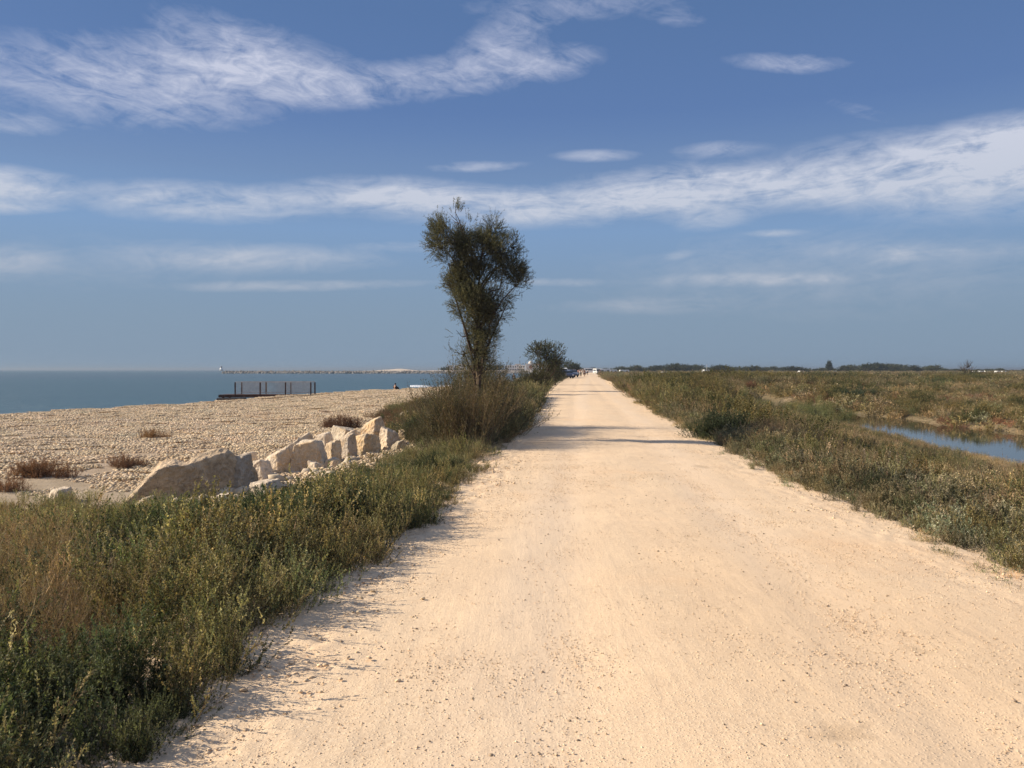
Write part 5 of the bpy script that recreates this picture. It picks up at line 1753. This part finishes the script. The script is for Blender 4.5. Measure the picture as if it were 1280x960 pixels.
def person(x, y, z, rz, label, top, bottom, pose='stand', s=1.0, hat=None, stride=0.12, group=None):
    p = empty('person', (x, y, z), rz)
    p.scale = (s, s, s)
    tag(p, label, 'person', group)
    if pose == 'stand':
        J = {'pel': (0, 0, 0.93), 'wst': (0, 0, 1.06), 'che': (0, 0.0, 1.30), 'nck': (0, 0.0, 1.47), 'hed': (0, -0.02, 1.60), 'cro': (0, -0.01, 1.70),
             'ls': (-0.17, 0, 1.40), 'le': (-0.24, 0.02, 1.13), 'lw': (-0.24, -0.10, 0.90), 'lh': (-0.24, -0.14, 0.80),
             'rs': (0.17, 0, 1.40), 're': (0.24, 0.03, 1.13), 'rw': (0.25, -0.06, 0.89), 'rh': (0.25, -0.09, 0.79),
             'lt': (-0.10, 0, 0.88), 'lk': (-0.11, -stride, 0.49), 'la': (-0.11, -stride * 0.6, 0.08), 'lf': (-0.12, -stride * 0.6 - 0.16, 0.04),
             'rt': (0.10, 0, 0.88), 'rk': (0.11, stride * 0.6, 0.49), 'ra': (0.11, stride * 1.6, 0.09), 'rf': (0.12, stride * 1.6 - 0.15, 0.04)}
    else:
        J = {'pel': (0, 0, 0.13), 'wst': (0, 0.03, 0.27), 'che': (0, 0.02, 0.50), 'nck': (0, -0.03, 0.66), 'hed': (0, -0.08, 0.78), 'cro': (0, -0.08, 0.88),
             'ls': (-0.17, 0, 0.59), 'le': (-0.24, -0.18, 0.42), 'lw': (-0.14, -0.38, 0.44), 'lh': (-0.08, -0.43, 0.44),
             'rs': (0.17, 0, 0.59), 're': (0.24, -0.18, 0.42), 'rw': (0.14, -0.38, 0.42), 'rh': (0.07, -0.43, 0.42),
             'lt': (-0.10, -0.03, 0.13), 'lk': (-0.13, -0.40, 0.45), 'la': (-0.12, -0.62, 0.08), 'lf': (-0.12, -0.78, 0.04),
             'rt': (0.10, -0.03, 0.13), 'rk': (0.13, -0.38, 0.47), 'ra': (0.12, -0.58, 0.08), 'rf': (0.12, -0.74, 0.04)}
    RD = {'pel': (0.15, 0.10), 'wst': (0.125, 0.09), 'che': (0.15, 0.10), 'nck': 0.052, 'hed': (0.078, 0.095), 'cro': 0.06, 'ls': 0.06, 'le': 0.042, 'lw': 0.03, 'lh': 0.036,
          'rs': 0.06, 're': 0.042, 'rw': 0.03, 'rh': 0.036, 'lt': 0.09, 'lk': 0.06, 'la': 0.04, 'lf': 0.035, 'rt': 0.09, 'rk': 0.06, 'ra': 0.04, 'rf': 0.035}
    E = [('pel', 'wst'), ('wst', 'che'), ('che', 'nck'), ('nck', 'hed'), ('hed', 'cro'), ('che', 'ls'), ('ls', 'le'), ('le', 'lw'), ('lw', 'lh'), ('che', 'rs'), ('rs', 're'), ('re', 'rw'), ('rw', 'rh'),
         ('pel', 'lt'), ('lt', 'lk'), ('lk', 'la'), ('la', 'lf'), ('pel', 'rt'), ('rt', 'rk'), ('rk', 'ra'), ('ra', 'rf')]

    def build(nm, keys, grow, m_, root):
        ks = [k for k in J if k in keys]
        ed = [(ks.index(a), ks.index(b)) for a, b in E if a in ks and b in ks]
        rd = []
        for k in ks:
            r_ = RD[k]
            rd.append(tuple(c_ + grow for c_ in r_) if hasattr(r_, '__len__') else r_ + grow)
        return skin_mesh(nm, [J[k] for k in ks], ed, rd, ks.index(root), m_, p)
    build('body', list(J), 0.0, M_SKIN, 'pel')
    build('shirt', ['wst', 'che', 'ls', 'le', 'rs', 're'] + (['lw', 'rw', 'lh', 'rh'] if top is bottom else []), 0.022, top, 'wst')
    build('trousers', ['pel', 'lt', 'lk', 'la', 'rt', 'rk', 'ra'] + (['lf', 'rf'] if top is bottom else []), 0.02, bottom, 'pel')
    bm = bmesh.new()
    hp = Vector(J['hed']) + Vector((0, 0.018, 0.055))
    bmesh.ops.create_uvsphere(bm, u_segments=12, v_segments=8, radius=0.105, matrix=Matrix.Translation(hp) @ Matrix.Diagonal((0.9, 1.05, 0.9, 1)))
    link('hair' if hat is None else 'hat', bm_mesh('hair', bm, M_HAIR if hat is None else hat, True), parent=p)
    return p


black = cloth('black_cloth', (0.015, 0.015, 0.018))
pink = cloth('pink_cloth', (0.60, 0.33, 0.30))
cream = cloth('cream_cloth', (0.72, 0.62, 0.50))
white = cloth('white_cloth', (0.75, 0.74, 0.72))
navy = cloth('navy_cloth', (0.03, 0.035, 0.08))
brown = cloth('brown_cloth', (0.17, 0.09, 0.05))
lz = lambda x_, y_: float(land(np.array([x_]), np.array([y_]))[0])
rzz = lambda x_, y_: float(road_z(np.array([x_]), np.array([y_]))[0])
person(-12.1, 85.2, lz(-12.1, 85.2), 2.6, 'person in black sitting at the edge of the shingle facing the sea', black, black, 'sit', 0.95, hat=black)
person(-2.0, 133, -0.75, 0.4, 'bare-armed person with dark hair standing on the far beach beyond the tree', cream, black, 'stand', 1.0)
person(0.3, 137, -0.7, 3.0, 'person in black standing on the far beach right of the other one', black, black, 'stand', 0.95, hat=black)
Yp = 183
G = 'people walking on the road beside the parked cars'
for (px_, top, bot, lab, ss, dy) in ((719.5, pink, white, 'walker in pink next to the dark car', 1.0, 0), (723.2, pink, black, 'walker in pink top and black trousers among the group on the road', 0.97, 4),
                                     (726.0, brown, black, 'dark-clothed walker between the pink and the cream ones', 1.02, 1), (728.4, cream, cream, 'walker dressed all in cream', 1.05, -3), (730.8, brown, brown, 'walker in brown at the right end of the group', 0.9, 3),
                                     (717.0, white, navy, 'walker in a white shirt close behind the dark car', 1.0, 14), (734.6, white, black, 'walker in a white shirt farther up the road', 1.0, 60)):
    x_ = (px_ - 640) / 1030 * (Yp + dy)
    person(x_, Yp + dy, rzz(x_, Yp + dy) if x_ > xl(Yp + dy) - .4 else lz(x_, Yp + dy), 0.3 * (px_ % 3), lab, top, bot, 'stand', ss, group=G)
x_ = bx(750, 240)
person(x_, 240, -0.05, 0.2, 'person in brown beside the white van on the right of the road', brown, black, 'stand', 1.0)


# ------------------------------------------------------------------ vehicles
def wheel(parent, x_, y_, r_, wd):
    bm = bmesh.new(); cyl(bm, (x_ - wd / 2, y_, r_), (x_ + wd / 2, y_, r_), r_, r_, 20)
    o = link('wheel', bm_mesh('wheel', bm, M_RUBBER), parent=parent)
    s_ = math.copysign(1, x_)
    bm = bmesh.new(); cyl(bm, (x_ + s_ * (wd / 2 - 0.02), y_, r_), (x_ + s_ * (wd / 2 + 0.012), y_, r_), r_ * 0.62, r_ * 0.58, 14)
    link('rim', bm_mesh('rim', bm, M_RIM), parent=o)


def profile_body(pts, hwid, top_in, bm):
    """side outline (y,z) swept across the width, narrower above the waist"""
    zs = [p[1] for p in pts]
    zw = min(zs) + (max(zs) - min(zs)) * 0.5
    f = lambda z_: hwid - (top_in * (z_ - zw) / (max(zs) - zw) if z_ > zw else 0)
    a = [bm.verts.new((-f(z_), y_, z_)) for y_, z_ in pts]
    b = [bm.verts.new((f(z_), y_, z_)) for y_, z_ in pts]
    bm.faces.new(a); bm.faces.new(b[::-1])
    for k in range(len(pts)):
        q = (k + 1) % len(pts)
        bm.faces.new((a[k], b[k], b[q], a[q]))
    bmesh.ops.recalc_face_normals(bm, faces=list(bm.faces))
    bmesh.ops.bevel(bm, geom=list(bm.edges), offset=0.05, segments=2, affect='EDGES')


def vehicle(kind, x_, y_, z_, rz, paint, label, cat_, group=None):
    v = empty(kind, (x_, y_, z_), rz)
    tag(v, label, cat_, group)
    van = kind in ('parked_van', 'camper_van')
    H_, L_, hw_ = (2.15, 5.0, 0.97) if van else (1.55, 4.3, 0.88)
    if van:
        pts = [(-2.5, 0.35), (-2.5, 0.95), (-2.25, 1.15), (-1.6, 2.0), (-1.3, 2.15), (2.45, 2.15), (2.5, 1.9), (2.5, 0.35)]
    else:
        pts = [(-2.15, 0.35), (-2.15, 0.75), (-2.0, 0.92), (-1.1, 1.02), (-0.45, 1.5), (-0.2, 1.55), (1.6, 1.55), (2.05, 1.05), (2.15, 0.9), (2.15, 0.35)]
    bm = bmesh.new(); profile_body(pts, hw_, 0.16, bm); link('body', bm_mesh('body', bm, paint), parent=v)

    def pane(nm, q, m_=M_DARKWIN):
        bm = bmesh.new(); vs = [bm.verts.new(p_) for p_ in q]; f_ = bm.faces.new(vs)
        r_ = bmesh.ops.extrude_face_region(bm, geom=[f_]); n_ = f_.normal.copy(); bm.normal_update()
        n_ = f_.normal
        for vv in [e for e in r_['geom'] if isinstance(e, bmesh.types.BMVert)]: vv.co += n_ * -0.015
        link(nm, bm_mesh(nm, bm, m_), parent=v)
    if van:
        pane('windscreen', [(-0.80, -2.26, 1.22), (0.80, -2.26, 1.22), (0.74, -1.66, 1.99), (-0.74, -1.66, 1.99)])
        pane('rear_window', [(-0.7, 2.53, 1.3), (0.7, 2.53, 1.3), (0.68, 2.53, 1.85), (-0.68, 2.53, 1.85)])
        for s_ in (-1, 1):
            pane('side_window', [(s_ * 0.965, -1.9, 1.3), (s_ * 0.965, -1.0, 1.3), (s_ * 0.90, -1.0, 1.85), (s_ * 0.90, -1.5, 1.85)])
            pane('side_window', [(s_ * 0.965, -0.8, 1.3), (s_ * 0.965, 1.9, 1.3), (s_ * 0.90, 1.9, 1.85), (s_ * 0.90, -0.8, 1.85)])
    else:
        pane('windscreen', [(-0.72, -1.10, 1.06), (0.72, -1.10, 1.06), (0.66, -0.50, 1.48), (-0.66, -0.50, 1.48)])
        pane('rear_window', [(-0.66, 2.04, 1.1), (0.66, 2.04, 1.1), (0.62, 1.70, 1.48), (-0.62, 1.70, 1.48)])
        for s_ in (-1, 1):
            pane('side_window', [(s_ * 0.875, -0.85, 1.05), (s_ * 0.875, 0.4, 1.05), (s_ * 0.80, 0.4, 1.42), (s_ * 0.80, -0.35, 1.42)])
            pane('side_window', [(s_ * 0.875, 0.5, 1.05), (s_ * 0.875, 1.7, 1.05), (s_ * 0.80, 1.5, 1.42), (s_ * 0.80, 0.5, 1.42)])
    r_ = 0.34
    for sx in (-1, 1):
        for wy in (-L_ * 0.31, L_ * 0.30):
            wheel(v, sx * (hw_ - 0.09), wy, r_, 0.2)
        box_part('headlight', (sx * 0.68 - 0.15, sx * 0.68 + 0.15, -L_ / 2 - 0.03, -L_ / 2 + 0.05, 0.66, 0.80), M_LAMP, v, 0.01)
        box_part('tail_light', (sx * 0.74 - 0.08, sx * 0.74 + 0.08, L_ / 2 - 0.05, L_ / 2 + 0.02, 0.8, 1.05), cloth('tail_light_red', (0.3, 0.02, 0.02)), v, 0.01)
    box_part('bumper', (-hw_ + 0.03, hw_ - 0.03, -L_ / 2 - 0.06, -L_ / 2 + 0.03, 0.38, 0.56), M_RUBBER, v, 0.02)
    return v


vehicle('parked_car', bx(715.4, 172), 172, 0.0, 0.15, M_GREYBLUE, 'grey-blue car parked on the left side of the road, front towards the camera', 'car')
vehicle('parked_van', bx(703.0, 168), 168, -0.2, 0.05, M_WHITE, 'white van half behind the bushes left of the parked cars', 'van')
vehicle('parked_car', bx(709.2, 150), 150, -0.1, 0.1, M_NAVY, 'navy car parked nearest, against the bushes on the left', 'car')
vehicle('parked_car', bx(727.5, 262), 262, 0.0, 0.1, M_WHITE, 'white car farther up the road behind the walkers', 'car')
vehicle('camper_van', bx(746.5, 310), 310, -0.2, 0.2, M_WHITE, 'white van parked on the right side of the road far ahead', 'van')
vehicle('camper_van', bx(737.8, 330), 330, 0.0, 1.5, M_WHITE, 'white van broadside at the far end of the road', 'van')


def caravan(x_, y_, z_, rz, ln, label, group):
    c = empty('caravan', (x_, y_, z_), rz)
    tag(c, label, 'caravan', group)
    h_ = 2.5
    pts = [(-ln / 2, 0.6), (-ln / 2 - 0.1, 1.4), (-ln / 2 + 0.45, h_), (ln / 2 - 0.3, h_), (ln / 2, 1.6), (ln / 2 - 0.1, 0.6)]
    bm = bmesh.new()
    a = [bm.verts.new((p[0], -1.1, p[1])) for p in pts]
    b = [bm.verts.new((p[0], 1.1, p[1])) for p in pts]
    bm.faces.new(a[::-1]); bm.faces.new(b)
    for k in range(6):
        q = (k + 1) % 6
        bm.faces.new((a[k], a[q], b[q], b[k]))
    bmesh.ops.recalc_face_normals(bm, faces=list(bm.faces))
    bmesh.ops.bevel(bm, geom=list(bm.edges), offset=0.1, segments=2, affect='EDGES')
    link('body', bm_mesh('body', bm, M_WHITE), parent=c)
    for wx in (-ln * 0.28, ln * 0.25):
        box_part('window', (wx - 0.5, wx + 0.5, -1.13, -1.08, 1.35, 1.95), M_DARKWIN, c, 0.005)
    box_part('door', (-0.35, 0.35, -1.125, -1.08, 0.75, 2.25), M_LAMP, c, 0.005)
    for sx in (-1, 1):
        bm = bmesh.new(); cyl(bm, (0, sx * 1.0 - 0.1, 0.34), (0, sx * 1.0 + 0.1, 0.34), 0.34, 0.34, 16); link('wheel', bm_mesh('wheel', bm, M_RUBBER), parent=c)
    bm = bmesh.new(); cyl(bm, (-ln / 2 - 0.1, 0, 0.6), (-ln / 2 - 1.3, 0, 0.55), 0.06, 0.05, 8); link('drawbar', bm_mesh('drawbar', bm, M_GREYSTEEL), parent=c)
    return c


GC = 'white caravans parked beyond the scrub'
base = caravan(bx(756.3, 330), 330, -0.6, 0.05, 4.6, 'white caravan nearest the right edge of the road at the far end', GC)
for (px_, Yd, rz, s, lab) in ((767, 322, -0.1, (0.8, 1, 0.95), 'small white caravan second from the right edge of the road at its far end'),
                              (780, 330, 0.05, (1.1, 1, 0.9), 'long white caravan alone right of the road-end group'), (830, 300, 0.3, (0.7, 1, 0.55), 'tiny white caravan nearly hidden by the dune scrub'),
                              (882, 300, 0.2, (0.62, 1, 0.95), 'white caravan beside a pole on the skyline right of the road'), (1001, 330, 0.1, (0.5, 1, 0.7), 'small white caravan left of the pointed conifer'),
                              (1041, 400, 0.1, (1.0, 1, 0.8), 'white caravan at the foot of the pointed conifer')):
    copy_thing(base, (bx(px_, Yd), Yd, -0.3 if Yd < 335 else -0.6), rz, (s[0] * 0.8, s[1], s[2] * 0.8), lab, GC)
pl = empty('thin_pole', (bx(883.5, 297), 297, -0.2))
tag(pl, 'thin white pole beside the caravan on the skyline', 'pole')
bm = bmesh.new(); cyl(bm, (0, 0, 0), (0, 0, 3.6), 0.07, 0.05); link('shaft', bm_mesh('shaft', bm, M_WHITE), parent=pl)
box_part('top_plate', (-0.2, 0.2, -0.03, 0.03, 3.3, 3.6), M_WHITE, pl)
GP = 'distant row of white caravans on the marsh at the right'
k = 0
for px_ in [1044, 1052, 1060, 1067, 1075, 1082, 1090, 1098, 1106, 1113, 1120]:
    copy_thing(base, (bx(px_, 420), 420, -1.15), 0.02 * (k % 3), (1.2 if k % 2 else 0.9, 1, 0.75), 'caravan in the long low white row left of the broad dark shrub', GP)
    k += 1
for px_, lab in ((1219, 'leftmost of the five caravans right of the bare tree'), (1226, 'second of the five caravans right of the bare tree'), (1233, 'third of the five caravans right of the bare tree'), (1247, 'fourth of the five caravans right of the bare tree'), (1254, 'rightmost of the five caravans right of the bare tree')):
    copy_thing(base, (bx(px_, 360), 360, -1.1), 0.05, (0.42, 1, 0.85), lab, GC)

# sea haze: one closed box of thin even air
bm = bmesh.new()
box(bm, -30000, 9500, -400, 46000, -7.5, 9.5)
mh, th, oh = mat('haze_air')
pv = th.n('ShaderNodeVolumePrincipled')
pv.inputs['Color'].default_value = (0.34, 0.42, 0.52, 1)
pv.inputs['Density'].default_value = 0.00040
pv.inputs['Anisotropy'].default_value = 0.2
th.t.links.new(pv.outputs[0], oh.inputs['Volume'])
hz_o = link('haze', bm_mesh('haze', bm, mh))
tag(hz_o, 'thin sea haze', kind='stuff')

# litter: a white bag caught in the scrub
g = np.random.default_rng(5)
me = boulder_mesh('plastic_bag', 3, 0.34, 0.25, 0.34, None, (1, 1, 1), 12, 0.12)
me.materials.clear(); me.materials.append(M_WHITE)
o = link('plastic_bag', me, loc=(bx(824.5, 62), 62, 0.32))
tag(o, 'crumpled white bag caught in the scrub right of the road', 'bag')
